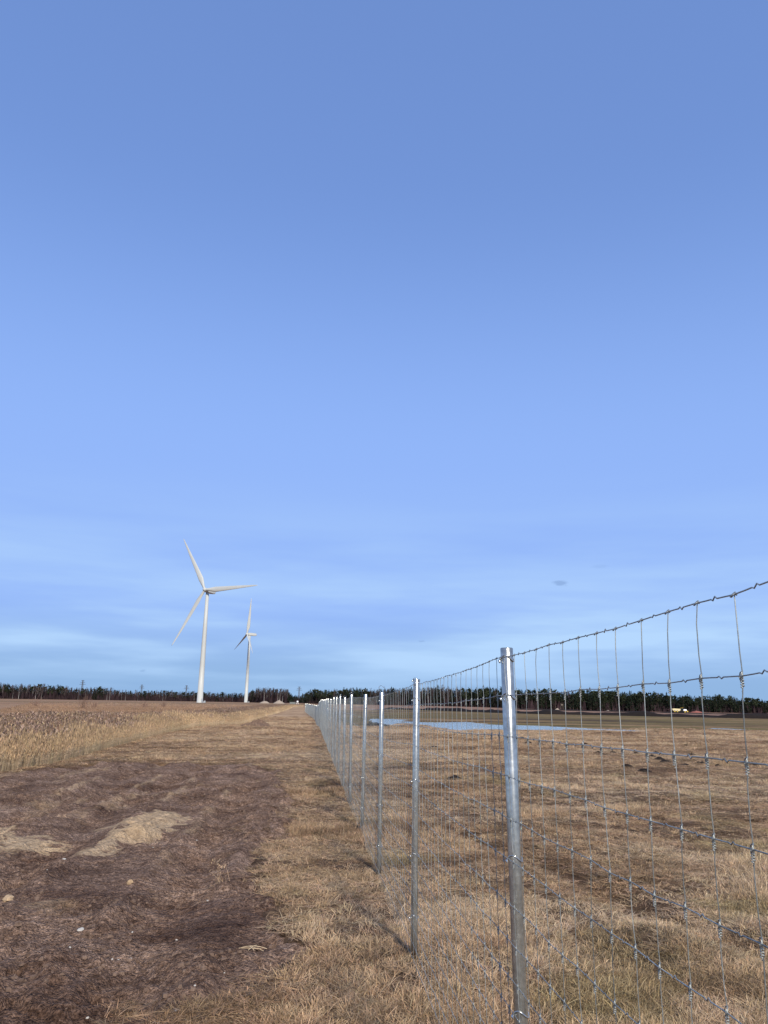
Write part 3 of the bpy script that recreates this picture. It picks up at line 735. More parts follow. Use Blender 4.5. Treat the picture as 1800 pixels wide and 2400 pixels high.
keep |= (dsd > 0) & (dsd < .5) & (rng.random(len(x)) < .05 * (dens > .15)) | ((np.hypot(x + 1.49, y - 5.13) < .09) & (rng.random(len(x)) < .9))
x, y, r, dens, dsd = x[keep], y[keep], r[keep], dens[keep], dsd[keep]
fc = field_color(x, y)
n = len(x)
jit = (.40 + 1.0 * rng.random((n, 1)) ** 1.2) * (1 + .10 * (rng.random((n, 3)) - .5))
tintc = fc * 1.6 * jit; tintc = tintc * np.minimum(1, .66 / tintc[:, :1])
zg = np.where(dsd > 0, dirt_h(x, y), ground_h(x, y))
sc_ = (0.75 + .5 * rng.random(n)) * np.clip((r / 9) ** .55, 1, 3.2)
tall = ss(.1, .5, fbm(x, y, 1.5, 3, 167))
idx = np.where(rng.random(n) < .12 + .45 * tall, rng.choice([0, 1, 5], n), rng.choice([2, 3, 3, 4, 1], n))
idx = np.where((y < 7.5) & (x > -0.6) & (rng.random(n) < .45), rng.choice([0, 5], n), idx)
rot = np.stack([(rng.random(n) - .5) * .25, (rng.random(n) - .5) * .25, rng.random(n) * 6.283], 1)
scatter('dry_grass', np.stack([x, y, zg], 1), rot, np.stack([sc_, sc_, sc_ * (.45 + .45 * tall) * np.clip(9 / r, .4, 1) ** .5], 1), idx, tintc, SRC_GRASS, 'dry mown straw-coloured grass covering the strip and the fenced field')

# reeds and weeds of the rough meadow on the left
SRC_REED = source_collection('reed_source', [reed_clump(22, .6, 1.15, .13, 11), reed_clump(24, .65, 1.2, .16, 12), reed_clump(18, .5, 1.0, .22, 13), weed_clump(10, .45, .95, 14), weed_clump(11, .4, .85, 15), weed_clump(9, .5, 1.05, 16),
                                            reed_clump(22, .5, .95, .4, 17, True, .006, .3)], M_REED)
def reed_points(nn, ymax):
    y = 9 + (ymax - 9) * rng.random(nn) ** 1.7
    return y
y = reed_points(95000, 330); w = np.minimum(.30 + .33 * y, 90)
e = (0.15 + w * rng.random(len(y)) ** 1.35)
x = reed_edge(y) - e
en = e + 2.0 * fbm(x, y, 3.5, 3, 171) * ss(2, 30, y)
yel = (en < .85 + .9 * fbm(x, y, 5, 3, 173) + .008 * y) | (e < .7)
dk = (~yel) & (en < 12 + 7 * fbm(x, y, 14, 3, 175))
edge_keep = rng.random(len(y)) < np.where(yel, 1.0, np.where(dk, .9, .55 * ss(260, 60, y) + .12)) * np.clip(.45 + y / 45, 0, 1)
x, y, e, yel, dk = [a[edge_keep] for a in (x, y, e, yel, dk)]
n = len(x)
mixw = rng.random(n)
base = np.where(yel[:, None], np.array([0.57, 0.435, 0.275]), np.where(dk[:, None], np.array([0.300, 0.205, 0.145]), np.array([0.42, 0.285, 0.185])))
base = lerp(base, np.array([0.40, 0.28, 0.15]), (dk & (mixw < .22)) * .8)
patch = fbm(x, y, 9, 3, 177)
base = base * (1 + .3 * patch)[:, None] * (.75 + .5 * rng.random((n, 1))) * (1 + .08 * (rng.random((n, 3)) - .5))
idx = np.where(yel, rng.choice([0, 1, 1, 2], n), np.where(dk, rng.choice([3, 4, 5, 5, 2], n), rng.choice([6, 6, 2, 3], n)))
s = .75 + .45 * rng.random(n) + .15 * patch
s = s * np.where(yel, np.clip(.45 + e * .35, .45, .85), np.where(dk, .85, .7)) * ss(420, 90, y) ** .3
sw = s * np.clip(1 + y / 140, 1, 2.2)
rot = np.stack([(rng.random(n) - .5) * .15, .08 + (rng.random(n) - .5) * .15, rng.random(n) * 6.283], 1)
rot[:, :2] *= 1
scatter('reeds_and_weeds', np.stack([x, y, ground_h(x, y)], 1), rot, np.stack([sw, sw, s], 1), idx, np.clip(base, 0, .9), SRC_REED, 'dry reeds and brown dead weeds along the left of the strip')

# a few loose straws on the soil
for i, (x, y, n_) in enumerate([(-0.91, 6.17, 5)]):
    mb = MB(); r = np.random.default_rng(50 + i)
    for k in range(n_):
        a = r.random() * 3.1; L = .1 + .16 * r.random(); t = np.linspace(-.5, .5, 6)
        xx = t * L * math.cos(a) + .05 * (r.random() - .5); yy = t * L * math.sin(a) * .8 + .05 * (r.random() - .5)
        zz = .02 + .05 * (.25 - t * t) * r.random() * 2 + .004 * k
        mb.tube(np.stack([xx, yy, zz], 1), .0022, 4)
    o = mb.build('straw', simple('pale_straw', (.52, .40, .25), .7)); o.location = (x, y, float(dirt_h(np.array([x]), np.array([y]))[0]) - .01)
    tag(o, ['curved pale straws lying crosswise on the smooth bare soil', 'two short straws beside the crossed straws on the soil'][i], 'straw')

# ------------------------------------------------------------------ wire fence
fence = tag(empty('wire_fence', (0.254, 5.865, 0)), 'galvanised stock fence of pipe posts and knotted wire mesh running to the horizon', 'fence')
FO = np.array([0.254, 5.865, 0.0])
PR = 0.0243
fd = np.array([FS, 1, 0]) / math.hypot(FS, 1); fn = np.array([-fd[1], fd[0], 0])     # fn points to the camera's side (left)
P_Y = [-5.6, -2.75, 0.12, 3.015, 5.865, 8.564, 11.471]
while P_Y[-1] < 76: P_Y.append(P_Y[-1] + 2.86)
P_Y += list(np.arange(P_Y[-1] + 4.0, 190, 4.0))
P_Y = np.array(P_Y)
tops = {3: (0.478 + .004, 1.935), 4: (0.262, 1.897), 5: (0.008, 1.835), 6: (-0.225, 1.842)}
feet = {3: 0.515, 4: 0.254, 5: 0.006, 6: -0.24}
TOPZ = []
post_mesh = {}
def post_me(h, seg=20):
    th = np.arange(seg) * 2 * math.pi / seg
    mb = MB(); zs = [-.35, 0, h * .5, h - .003, h]; rs = [PR, PR, PR, PR, PR - .002]
    v = np.concatenate([np.stack([np.cos(th) * r_, np.sin(th) * r_, np.full(seg, z)], 1) for z, r_ in zip(zs, rs)] + [np.stack([np.cos(th) * (PR - .004), np.sin(th) * (PR - .004), np.full(seg, h)], 1), np.stack([np.cos(th) * (PR - .004), np.sin(th) * (PR - .004), np.full(seg, h - .05)], 1), [[0, 0, h - .05]]])
    k = np.arange(seg); k2 = (k + 1) % seg; q = []
    for i in range(6): q.append(np.stack([i * seg + k, i * seg + k2, (i + 1) * seg + k2, (i + 1) * seg + k], 1))
    mb.add(v, np.concatenate(q), np.stack([6 * seg + k, 6 * seg + k2, np.full(seg, 7 * seg)], 1))
    return mb.mesh('fence_post', M_POST, True)
def clip_me():
    mb = MB(); t = np.linspace(-.2, math.pi + .2, 9)                    # wire strap over the pipe with a bright crimped end
    mb.tube(np.stack([np.cos(t) * (PR + .003), np.sin(t) * (PR + .003), .012 * np.sin(t * 2)], 1), .0022, 5)
    mb.tube([(PR + .002, -.004, -.004), (PR + .009, -.001, -.008), (PR + .008, .004, -.016)], [.0035, .0045, .003], 6)
    return mb.mesh('clip', M_CLIP, True)
CLIP = clip_me()
post_shared = post_me(1.87)
WIRE_Z = np.array([1.894, 1.753, 1.609, 1.469, 1.325, 1.183, 1.034, .909, .788, .683, .585, .485, .385, .285, .19, .10])
post_obj = []
for i, py in enumerate(P_Y):
    px = feet.get(i, float(fence_x(py)) + (random.random() - .5) * .02)
    if py > 100: px -= 0.02 * (py - 100)
    zg = float(ground_h(np.array([px]), np.array([py]))[0])
    if i in tops: h = tops[i][1] - zg; leanx = math.atan2(tops[i][0] - px, h); me = post_me(h)
    else: h = 1.87 if i > 3 else 2.004; leanx = (random.random() - .5) * .022 - 0.004; me = post_shared if i > 3 else post_me(h); zg += (random.random() - .5) * .035 if py < 80 else 0
    o = link('fence_post', me, fence, (px - FO[0], py - FO[1], zg)); o.rotation_euler = ((random.random() - .5) * .012, leanx, 0)
    rzz = o.rotation_euler[2]
    TOPZ.append((px, py, zg + h - 1.935))
    if -1 < py < 30:
        for zc in (1.894, 1.753, 1.183, .683, .285):
            c = link('clip', CLIP, o, (0, 0, zc - (0 if i not in tops else 0) - (zg if i in tops else 0)))
            c.rotation_euler = (0, 0, math.pi - rzz + .3)
TOPZ = np.array(TOPZ)
def fpt(s, z):
    """point of the mesh plane at y = s and nominal height z"""
    s = np.asarray(s, float)
    x = np.interp(s, TOPZ[:, 1], TOPZ[:, 0]); dz = np.interp(s, TOPZ[:, 1], TOPZ[:, 2])
    s = s + np.clip((2.95 - s) / 1.6, 0, 1) * .055 * (1.9 - np.asarray(z))
    lean = np.interp(s, [P_Y[2], 3.015, 5.865, 8.56], [0, -.037, .008, 0]) * (np.asarray(z) / 1.9)
    return np.stack([x + lean - FO[0], s - FO[1], z + dz + 0 * s], -1) + fn * (PR + .0035)
STEP = 0.1318
stay_y = np.arange(2.923 - STEP * 60, 189.5, STEP)
stay_y = stay_y[stay_y > P_Y[0] + .05]
ns = len(stay_y)
kn = rng.normal(0, 1, (ns, len(WIRE_Z))) * .0045                       # small wander of every knot along the fence
kz = rng.normal(0, 1, (ns, len(WIRE_Z))) * .0022
# knots' positions
def sag(yv, wi): 
    j = np.clip(np.searchsorted(P_Y, yv) - 1, 0, len(P_Y) - 2); t = (yv - P_Y[j]) / (P_Y[j + 1] - P_Y[j])
    return -0.012 * 4 * t * (1 - t) * (1 if wi else 1.0)
NEAR_Y = 34.0
nearN = int((stay_y < NEAR_Y).sum())
for wi, wz in enumerate(WIRE_Z):
    pts = []
    a = kn[:, wi]; yk = stay_y + a; zk = wz + kz[:, wi] + sag(stay_y, wi)
    r = np.random.default_rng(900 + wi)
    for k in range(nearN):
        y0, y1, z0, z1 = yk[k], yk[k + 1], zk[k], zk[k + 1]
        am = .0038 * (.7 + .6 * r.random()) * (1 if r.random() < .5 else -1)
        for t, o_ in ((0, 0), (.30, 0), (.42, .15), (.47, am), (.53, -am * .6), (.58, am * .1), (.72, 0)):
            pts.append((y0 + (y1 - y0) * t, z0 + (z1 - z0) * t + (o_ if abs(o_) < .1 else 0)))
    far = np.concatenate([yk[nearN:ns:6], [yk[-1]]]); zf = np.concatenate([zk[nearN:ns:6], [zk[-1]]])
    pts += list(zip(far, zf))
    pts = np.array(pts)
    p3 = fpt(pts[:, 0], pts[:, 1])
    MB().tube(p3, .0013 if wi else .0015, 5, False).build('line_wire', M_WIRE, fence, True)
def knot_me(seed):
    r = np.random.default_rng(seed); mb = MB(); pts = []
    for t in np.linspace(0, 1, 34):                                      # the tie wire wraps the stay, drops below and ends in a stub
        a = t * 3.6 * 2 * math.pi + .5; pts.append((math.cos(a) * .0028, math.sin(a) * .0028, -.004 - .016 * t))
    mb.tube(pts, .0010, 4)
    lp = [(-.002, -.003, -.004), (.0035, .002, .009), (.0035, .010, .006), (.003, .013, -.002), (.003, .008, -.009), (-.003, .001, -.006), (-.0035, -.006, .004), (.001, -.002, .010)]
    mb.tube(lp, .0011, 4)
    mb.tube([(.002, .003, -.024), (.003, .008, -.026)], .0011, 4)
    return mb.mesh('knot', M_WIRE, True)
KN = [knot_me(s) for s in range(3)]
top_knot = MB().tube([(.003, -.005, -.001), (.004, 0, .004), (.003, .005, .002), (-.002, .006, -.003), (-.004, 0, -.004), (-.002, -.005, 0), (.003, -.004, .002)], .0019, 5).mesh('knot', M_WIRE, True)
OCT = np.array([(1, 0, 0), (0, 1, 0), (-1, 0, 0), (0, -1, 0), (0, 0, 1), (0, 0, -1)], float); OCTT = [(0, 1, 4), (1, 2, 4), (2, 3, 4), (3, 0, 4), (1, 0, 5), (2, 1, 5), (3, 2, 5), (0, 3, 5)]
def stay_pts(k, full):
    zt = WIRE_Z + kz[k] + sag(np.array([stay_y[k]]), 1)[0]; yk = stay_y[k] + kn[k]
    if not full:
        p = fpt(yk[[0, 7, 15]], zt[[0, 7, 15]]); return p, p
    kp = fpt(yk, zt); out = []
    r = np.random.default_rng(3000 + k)
    for i in range(len(WIRE_Z)):
        out.append(kp[i] - fn * .002)
        if i + 1 < len(WIRE_Z):
            m = kp[i] * .72 + kp[i + 1] * .28; b = (r.random() - .5) * .008; out.append(m + fd * b); out.append(kp[i] * .3 + kp[i + 1] * .7 + fd * b * .6)
    out.append(out[-1] - np.array([0, 0, .06]))
    return np.array(out), kp
first = int(np.searchsorted(stay_y, 0.6))
vis = range(first, first + 298)
rot_plane = math.atan2(fd[1], fd[0]) - math.pi / 2
nk = 0
for k in vis:
    p, kp = stay_pts(k, True)
    mb = MB().tube(p, .0011 if stay_y[k] < 4 else .00135, 5, False)
    detailed = 1.2 < stay_y[k] < 3.75
    if not detailed:
        for q in kp: mb.add(OCT * [.0028, .0034, .005 if stay_y[k] > 12 else .008] + q - [0, 0, .007] - fn * .001, None, OCTT)
    o = mb.build('stay_wire', M_WIRE, fence, True)
    if detailed:
        for i, q in enumerate(kp[:14]):
            c = link('knot', top_knot if i == 0 else KN[(k + i) % 3], o, tuple(q)); c.rotation_euler = (0, 0, rot_plane); nk += 1
mb = MB()
for k in list(range(0, first)) + list(range(first + 298, ns)):
    p, kp = stay_pts(k, k < first)
    mb.tube(p, .0015 if stay_y[k] < 60 else .0017, 4 if stay_y[k] < 60 else 3, False)
tag(mb.build('stay_wires', M_WIRE, fence, True), kind='stuff')

# ------------------------------------------------------------------ wind turbines
def turbine(hub_h, L, base, yaw, phase, pitch_b, label, tilt=R(4)):
    t = empty('wind_turbine', base)
    mb = MB(); zs = [0, .3, .31, hub_h * .33, hub_h * .66, hub_h - 1.4]; rs = [2.35, 2.35, 2.2, 1.9, 1.58, 1.18]
    mb.tube([(0, 0, z) for z in zs], rs, 28); mb.build('tower', M_TURB, t, True)
    mb = MB()
    for f_ in (.33, .66): 
        rr_ = 2.2 - (2.2 - 1.18) * f_ + .03; mb.tube([(0, 0, hub_h * f_ - .12), (0, 0, hub_h * f_ + .12)], rr_ , 28)
    mb.build('flange', M_TURB, t, True)
    dr = MB().box((1.75, -1.35, 1.9), (.9, .25, 2.2), .9).build('door', M_TURBGREY, t)
    MB().box((2.7, -1.9, .45), (1.3, 1.2, .9), .9).build('steps', M_TURBGREY, t)
    MB().box((3.9, -1.2, .8), (1.2, 1.2, 1.6)).build('transformer_box', M_TURBGREY, t)
    # nacelle along -axis, axis = wind-facing direction
    ax = Vector((math.sin(yaw) * math.cos(tilt), -math.cos(yaw) * math.cos(tilt), math.sin(tilt)))   # yaw 0 faces the viewer
    side = Vector((math.cos(yaw), math.sin(yaw), 0)); up = side.cross(-ax) if side.cross(-ax).z > 0 else -side.cross(-ax)
    O = Vector((0, 0, hub_h))
    def W(a, s, u): return tuple(O + ax * a + side * s + up * u)
    prof = [(2.3, 1.1, -1.0, 1.0), (1.6, 1.55, -1.45, 1.5), (-1.0, 1.75, -1.6, 1.75), (-5.0, 1.7, -1.55, 1.75), (-8.2, 1.45, -1.1, 1.65), (-8.8, 1.1, -.7, 1.4)]
    mb = MB(); V = []
    for a, s, u0, u1 in prof:
        c_ = .35
        for ss_, uu in ((-s, u0 + c_), (-s + c_, u0), (s - c_, u0), (s, u0 + c_), (s, u1 - c_), (s - c_, u1), (-s + c_, u1), (-s, u1 - c_)): V.append(W(a, ss_, uu))
    q = [(i * 8 + j, i * 8 + (j + 1) % 8, i * 8 + 8 + (j + 1) % 8, i * 8 + 8 + j) for i in range(5) for j in range(8)]
    mb.add(V, q, [(0, j + 1, j) for j in range(1, 7)] + [(40, 40 + j, 41 + j) for j in range(1, 7)])
    nac = mb.build('nacelle', M_TURB, t)
    MB().box(W(-7.4, 0, 2.3), (.25, .25, 1.3)).box(W(-7.4, .0, 2.9), (.9, .2, .15)).build('wind_vane', M_TURBGREY, nac)
    mb = MB(); hp = [W(a, 0, 0) for a in (2.3, 2.9, 4.0, 4.9, 5.4)]; mb.tube(hp, [1.25, 1.6, 1.55, 1.05, .15], 16); mb.build('hub', M_TURB, t, True)
    HC = O + ax * 3.6
    for b in range(3):
        ph = phase + b * 2 * math.pi / 3
        rad = side * math.cos(ph) + up * math.sin(ph); tang = (-side * math.sin(ph) + up * math.cos(ph))
        V = []; ts = np.array([.02, .05, .09, .14, .2, .3, .42, .55, .68, .8, .9, .965, 1.0])
        chord = np.interp(ts, [.02, .06, .2, .5, .8, .95, 1], [1.9, 2.0, 4.1, 2.9, 1.6, .9, .15]); thick = np.interp(ts, [.02, .06, .2, .5, 1], [1.9, 1.85, 1.0, .45, .06])
        tw = np.interp(ts, [.05, .2, .5, 1], [R(8), R(6), R(2), R(-2)]) + pitch_b
        m_ = 12
        for tt, c_, th_, w_ in zip(ts, chord, thick, tw):
            ctr = HC + rad * (tt * L) + ax * (1.6 * tt * tt)             # slight pre-bend to windward
            cd_ = tang * math.cos(w_) + ax * math.sin(w_); td_ = ax * math.cos(w_) - tang * math.sin(w_)
            off = .18 * max(0, c_ - 1.9)
            for k in range(m_):
                a = 2 * math.pi * k / m_; cx = math.cos(a); V.append(tuple(ctr + cd_ * (cx * c_ / 2 - off) + td_ * (math.sin(a) * th_ / 2 * (1 if cx < 0.2 else 1 - .75 * (cx - .2) * min(1, tt * 6)))))
        nr_ = len(ts); q = [(i * m_ + k, i * m_ + (k + 1) % m_, (i + 1) * m_ + (k + 1) % m_, (i + 1) * m_ + k) for i in range(nr_ - 1) for k in range(m_)]
        MB().add(V, q, [((nr_ - 1) * m_, (nr_ - 1) * m_ + k, (nr_ - 1) * m_ + k + 1) for k in range(1, m_ - 1)]).build('blade', M_TURB, t, True)
    return tag(t, label, 'wind turbine')
turbine(84, 49, (-0.2289 * 590, 590, -0.1), R(-24), R(1), R(2), 'nearer tall white wind turbine with its rotor facing the fence')
turbine(84, 45, (-0.1707 * 980, 980, -0.3), R(-62), R(84), R(62), 'farther white wind turbine seen side-on with its nacelle pointing right')

# ------------------------------------------------------------------ far things
def pylon(x, y, h, label):
    t = empty('power_pylon', (x, y, 0)); mb = MB(); w = h * .085
    for sx in (-1, 1):
        for sy in (-1, 1): mb.tube([(sx * w, sy * w, 0), (sx * w * .35, sy * w * .35, h * .7), (sx * .3, sy * .3, h)], .22, 4)
    zz = np.linspace(0, h * .95, 12)
    for a, b in zip(zz[:-1], zz[1:]):
        wa = np.interp(a, [0, h * .7, h], [w, w * .35, .3]); wb = np.interp(b, [0, h * .7, h], [w, w * .35, .3])
        for sy in (-1, 1): mb.tube([(-wa, sy * wa, a), (wb, sy * wb, b)], .13, 3); mb.tube([(wa, sy * wa, a), (-wb, sy * wb, b)], .13, 3)
    mb.build('mast', M_STEEL, t)
    for zc, l in ((h * .78, 5.2), (h * .88, 4.0), (h * .97, 2.6)):
        MB().tube([(-l, 0, zc), (0, 0, zc + .7), (l, 0, zc)], .2, 4).tube([(-l, 0, zc), (l, 0, zc)], .16, 4).build('crossarm', M_STEEL, t)
    return tag(t, label, 'pylon')
pylon(-0.3791 * 1250, 1250, 30, 'tallest grey lattice power pylon rising above the mixed wood at the far left')
pylon(-0.3036 * 1450, 1450, 28, 'grey lattice power pylon over the wood, between two other pylons')
pylon(-0.2469 * 1450, 1450, 28, 'grey lattice power pylon just behind the nearer wind turbine')
pylon(-0.104 * 1350, 1350, 27, 'lone grey lattice power pylon in the gap between birch wood and spruce wood')

M_YEL = simple('machine_yellow', (.62, .42, .05), .5, 0, .1); M_CREAM = simple('dusty_cream', (.60, .52, .30), .6, 0, .1); M_BLACK = simple('tyre_black', (.02, .02, .02), .8); M_WHITE = simple('white_paint', (.8, .8, .78), .5, 0, .05); M_GLASS = simple('dark_glass', (.02, .025, .03), .1)
def dump_truck(loc, rz):
    t = empty('dump_truck', loc, rz)
    mb = MB(); V = [(-5.6, s * 1.35, z) for s in (-1, 1) for z in (0,)]
    prof = [(-5.8, 2.5), (-4.9, 1.35), (-1.4, 1.15), (-.3, 1.7), (-.1, 2.75), (-4.8, 2.95)]
    v = [(a, -1.4, b) for a, b in prof] + [(a, 1.4, b) for a, b in prof]
    mb.add(v, [(i, (i + 1) % 6, 6 + (i + 1) % 6, 6 + i) for i in range(5)] , [(0, 5, 4), (0, 4, 3), (0, 3, 2), (0, 2, 1), (6, 10, 11), (6, 9, 10), (6, 8, 9), (6, 7, 8)])
    mb.add([(a * .97, s * 1.25, 2.6) for a, s in ((-5.3, -1), (-.3, -1), (-.3, 1), (-5.3, 1))], [(0, 1, 2, 3)])
    mb.build('dump_body', M_CREAM, t)
    MB().box((-1.5, 0, .95), (8.0, .9, .5)).build('chassis', M_BLACK, t)
    cab = MB().box((1.0, 0, 2.35), (1.6, 2.0, 1.9), 0, .88).build('cab', M_BLACK, t)
    MB().box((1.0, 0, 2.65), (1.66, 2.06, .8), 0, .95).build('window', M_GLASS, cab)
    MB().box((1.0, 0, 3.37), (1.7, 2.0, .14)).build('roof', M_YEL, cab)
    MB().box((3.0, 0, 1.95), (2.3, 1.9, 1.1), 0, .85).build('hood', M_WHITE, t)
    MB().box((4.5, 0, 1.1), (.7, 2.5, .8)).build('bumper', M_YEL, t)
    for wx in (-4.2, -2.4, 2.7):
        for s in (-1, 1):
            w = MB().tube([(wx, s * 1.0, .8), (wx, s * 1.5, .8)], .8, 16).build('wheel', M_BLACK, t)
            MB().tube([(wx, s * 1.3, .8), (wx, s * 1.53, .8)], .42, 12).build('rim', M_YEL, w)
    return t
def gz(x, y): return float(ground_h(np.array([float(x)]), np.array([float(y)]))[0])
tag(dump_truck((0.378 * 545, 545, gz(.378 * 545, 545)), R(-4)), 'yellow and cream articulated dump truck parked before the spruce wood', 'dump truck')
t = tag(empty('storage_tank', (-0.1055 * 640, 640, gz(-67, 640))), 'small bright white tank-like object on splayed legs before the birch wood', 'tank')
MB().tube([(0, 0, 1.2), (0, 0, 1.35), (0, 0, 2.2), (0, 0, 2.5)], [.5, .75, .75, .4], 14).build('tank', M_WHITE, t, True)
for sx in (-1, 1):
    for sy in (-1, 1): MB().tube([(sx * .35, sy * .35, 1.3), (sx * .75, sy * .6, -.1)], .13, 6).build('leg', M_WHITE, t)
t = tag(empty('storage_container', (-0.1115 * 640, 640, gz(-71, 640))), 'low weathered grey container beside the white tank before the wood', 'container')
MB().box((0, 0, .65), (4.6, 2.2, 1.4)).build('container_body', simple('weathered_grey', (.16, .17, .16), .8), t)
MB().box((0, 0, 1.42), (4.8, 2.4, .12)).build('lid', simple('grey_lid', (.24, .25, .25), .7), t)
t = tag(empty('hunting_stand', (0.2285 * 575, 575, gz(131, 575))), 'small weathered timber hunting stand at the edge of the spruce wood', 'hunting stand')
M_WOOD = simple('weathered_timber', (.13, .11, .085), .9)
for sx in (-1, 1):
    for sy in (-1, 1): MB().tube([(sx * 1.0, sy * 1.0, 0), (sx * .7, sy * .7, 3.2)], .09, 5).build('leg', M_WOOD, t)
MB().box((0, 0, 3.2), (1.7, 1.7, .12)).build('platform', M_WOOD, t); MB().box((0, -.75, 3.75), (1.6, .06, 1.0)).build('front_panel', M_WOOD, t); MB().box((0, 0, 4.9), (2.0, 2.0, .1)).build('roof', M_WOOD, t)
for sx in (-1, 1): MB().box((sx * .75, -.7, 4.3), (.09, .09, 1.2)).build('roof_post', M_WOOD, t)

# ------------------------------------------------------------------ trees
def leaf_mat(name, c0, c1):
    m, nt, b = mat(name)
    oi = N(nt, 'ShaderNodeObjectInfo'); g_ = N(nt, 'ShaderNodeNewGeometry')
    n1 = noise(nt, .12, 3, .6, g_.outputs['Position'])
    c = ramp(nt, n1.outputs['Fac'], [(.3, c0), (.7, c1)])
    mr = N(nt, 'ShaderNodeMapRange'); mr.inputs['To Min'].default_value = .7; mr.inputs['To Max'].default_value = 1.35; nt.links.new(oi.outputs['Random'], mr.inputs['Value'])
    cm = N(nt, 'ShaderNodeMix', data_type='RGBA', blend_type='MULTIPLY'); cm.inputs['Factor'].default_value = 1; nt.links.new(c, cm.inputs['A']); nt.links.new(mr.outputs[0], cm.inputs['B'])
    nt.links.new(cm.outputs['Result'], b.inputs['Base Color']); b.inputs['Roughness'].default_value = .9; b.inputs['Specular IOR Level'].default_value = .1
    return m
M_SPRUCE = leaf_mat('spruce_needles', (.009, .014, .009), (.020, .028, .014)); M_PINE = leaf_mat('pine_needles', (.016, .022, .012), (.034, .040, .020))
M_TWIG = leaf_mat('bare_twigs', (.045, .032, .032), (.085, .062, .056)); M_BARK = leaf_mat('dark_bark', (.03, .022, .018), (.06, .045, .036)); M_BIRCHBARK = leaf_mat('pale_birch_bark', (.20, .19, .175), (.36, .34, .31))
M_BRUSH = leaf_mat('purple_brown_brush', (.022, .014, .016), (.050, .031, .034))
def tris(r, ctr, size, n, flat=.5):
    c = ctr; a = r.normal(0, 1, (n, 3, 3)) * size * np.array([1, 1, flat]); return (c[:, None] + a).reshape(-1, 3), np.arange(3 * n).reshape(-1, 3)
def spruce(seed, n=330, big=1.0):
    r = np.random.default_rng(seed); u = r.random(n); z = .10 + .88 * u ** .8; rad = (.185 + .06 * r.random()) * (1 - z) ** .85 * (1.1 - .25 * np.sin(z * 44) * .6); a = r.random(n) * 6.283; k = np.sqrt(r.random(n)) * .6 + .4
    C_ = np.stack([np.cos(a) * rad * k, np.sin(a) * rad * k, z - .03 * k], 1); sz = (.013 + .030 * (1 - z)) * big
    V = (C_[:, None] + r.normal(0, 1, (n, 3, 3)) * sz[:, None, None] * np.array([1, 1, .7])).reshape(-1, 3)
    V = np.concatenate([V, [(0.012, 0, .9), (-.012, .005, .9), (0, 0, 1.02)]]); T = np.arange(len(V)).reshape(-1, 3)
    tr = MB().tube([(0, 0, 0), (0, 0, .5), (0, 0, .97)], [.014, .009, .002], 6)
    return tr.mesh('trunk', M_BARK), mesh_np('crown', V, [T], [M_SPRUCE])
def pine(seed, m=26, big=1.0):
    r = np.random.default_rng(seed); nb = 9; V = []; 
    for i in range(nb):
        z = .48 + .47 * r.random(); a = r.random() * 6.283; d = .11 * r.random() * (1.25 - z); c = np.array([math.cos(a) * d * 1.4, math.sin(a) * d * 1.4, z])
        V.append((c + r.normal(0, .035, (m, 1, 3)) * [1.2, 1.2, .8] + r.normal(0, .026 * big, (m, 3, 3))).reshape(-1, 3))
    V = np.concatenate(V); T = np.arange(len(V)).reshape(-1, 3)
    tr = MB().tube([(0, 0, 0), (.01, 0, .5), (.0, .01, .93)], [.015, .011, .003], 6)
    return tr.mesh('trunk', M_BARK), mesh_np('crown', V, [T], [M_PINE])
def birch(seed, dark=False, lo=False):
    r = np.random.default_rng(seed); mb = MB(); lean = (r.random() - .5) * .08
    tr = MB().tube([(0, 0, 0), (lean * .4, 0, .45), (lean, 0, .96)], [.011, .008, .0015], 6)
    for i in range(44):
        z = .30 + .62 * r.random(); a = r.random() * 6.283; L = (.20 - .14 * abs(z - .55)) * (.6 + .5 * r.random()); p0 = np.array([lean * z, 0, z]); p1 = p0 + [math.cos(a) * L * .45, math.sin(a) * L * .45, L * .85]
        if lo: mb.add([p0 - [.005, .004, 0], p0 + [.005, .004, 0], p1], None, [(0, 1, 2)])
        else: mb.tube([p0, (p0 + p1) / 2 + [0, 0, -.01], p1], [.0035, .002, .001], 3, False)
        for j in range(3 if lo else 9):
            b = p0 + (p1 - p0) * (.3 + .7 * r.random()); e = b + r.normal(0, .03, 3) + [0, 0, .02]; s = np.array([.0035, .003, 0]) * (2 if lo else 1); mb.add([b - s, b + s, e], None, [(0, 1, 2)])
    return tr.mesh('trunk', M_BARK if dark else M_BIRCHBARK), mb.mesh('crown', M_TWIG)
KINDS = {'spruce_tree': [spruce(s) for s in (1, 2, 3, 4, 5)], 'pine_tree': [pine(s) for s in (11, 12, 13)], 'birch_tree': [birch(s) for s in (21, 22, 23, 24)], 'bare_tree': [birch(s, True) for s in (31, 32, 33)]}
def px2t(u): return (u - 900) / 1800 * 1.031                      # picture column to x/y slope near the horizon
ST_U = np.array([-260, 0, 180, 400, 600, 640, 690, 705, 722, 735, 850, 1000, 1200, 1500, 1800, 2080])
ST_D = np.array([900, 950, 1000, 1060, 1090, 900, 900, 1180, 1180, 850, 760, 680, 640, 680, 740, 800])
ST_H = np.array([17.5, 15.3, 14.8, 12.6, 11.8, 17.0, 16.5, 12, 11, 14, 15.5, 14.5, 15.5, 14.0, 11.5, 12])
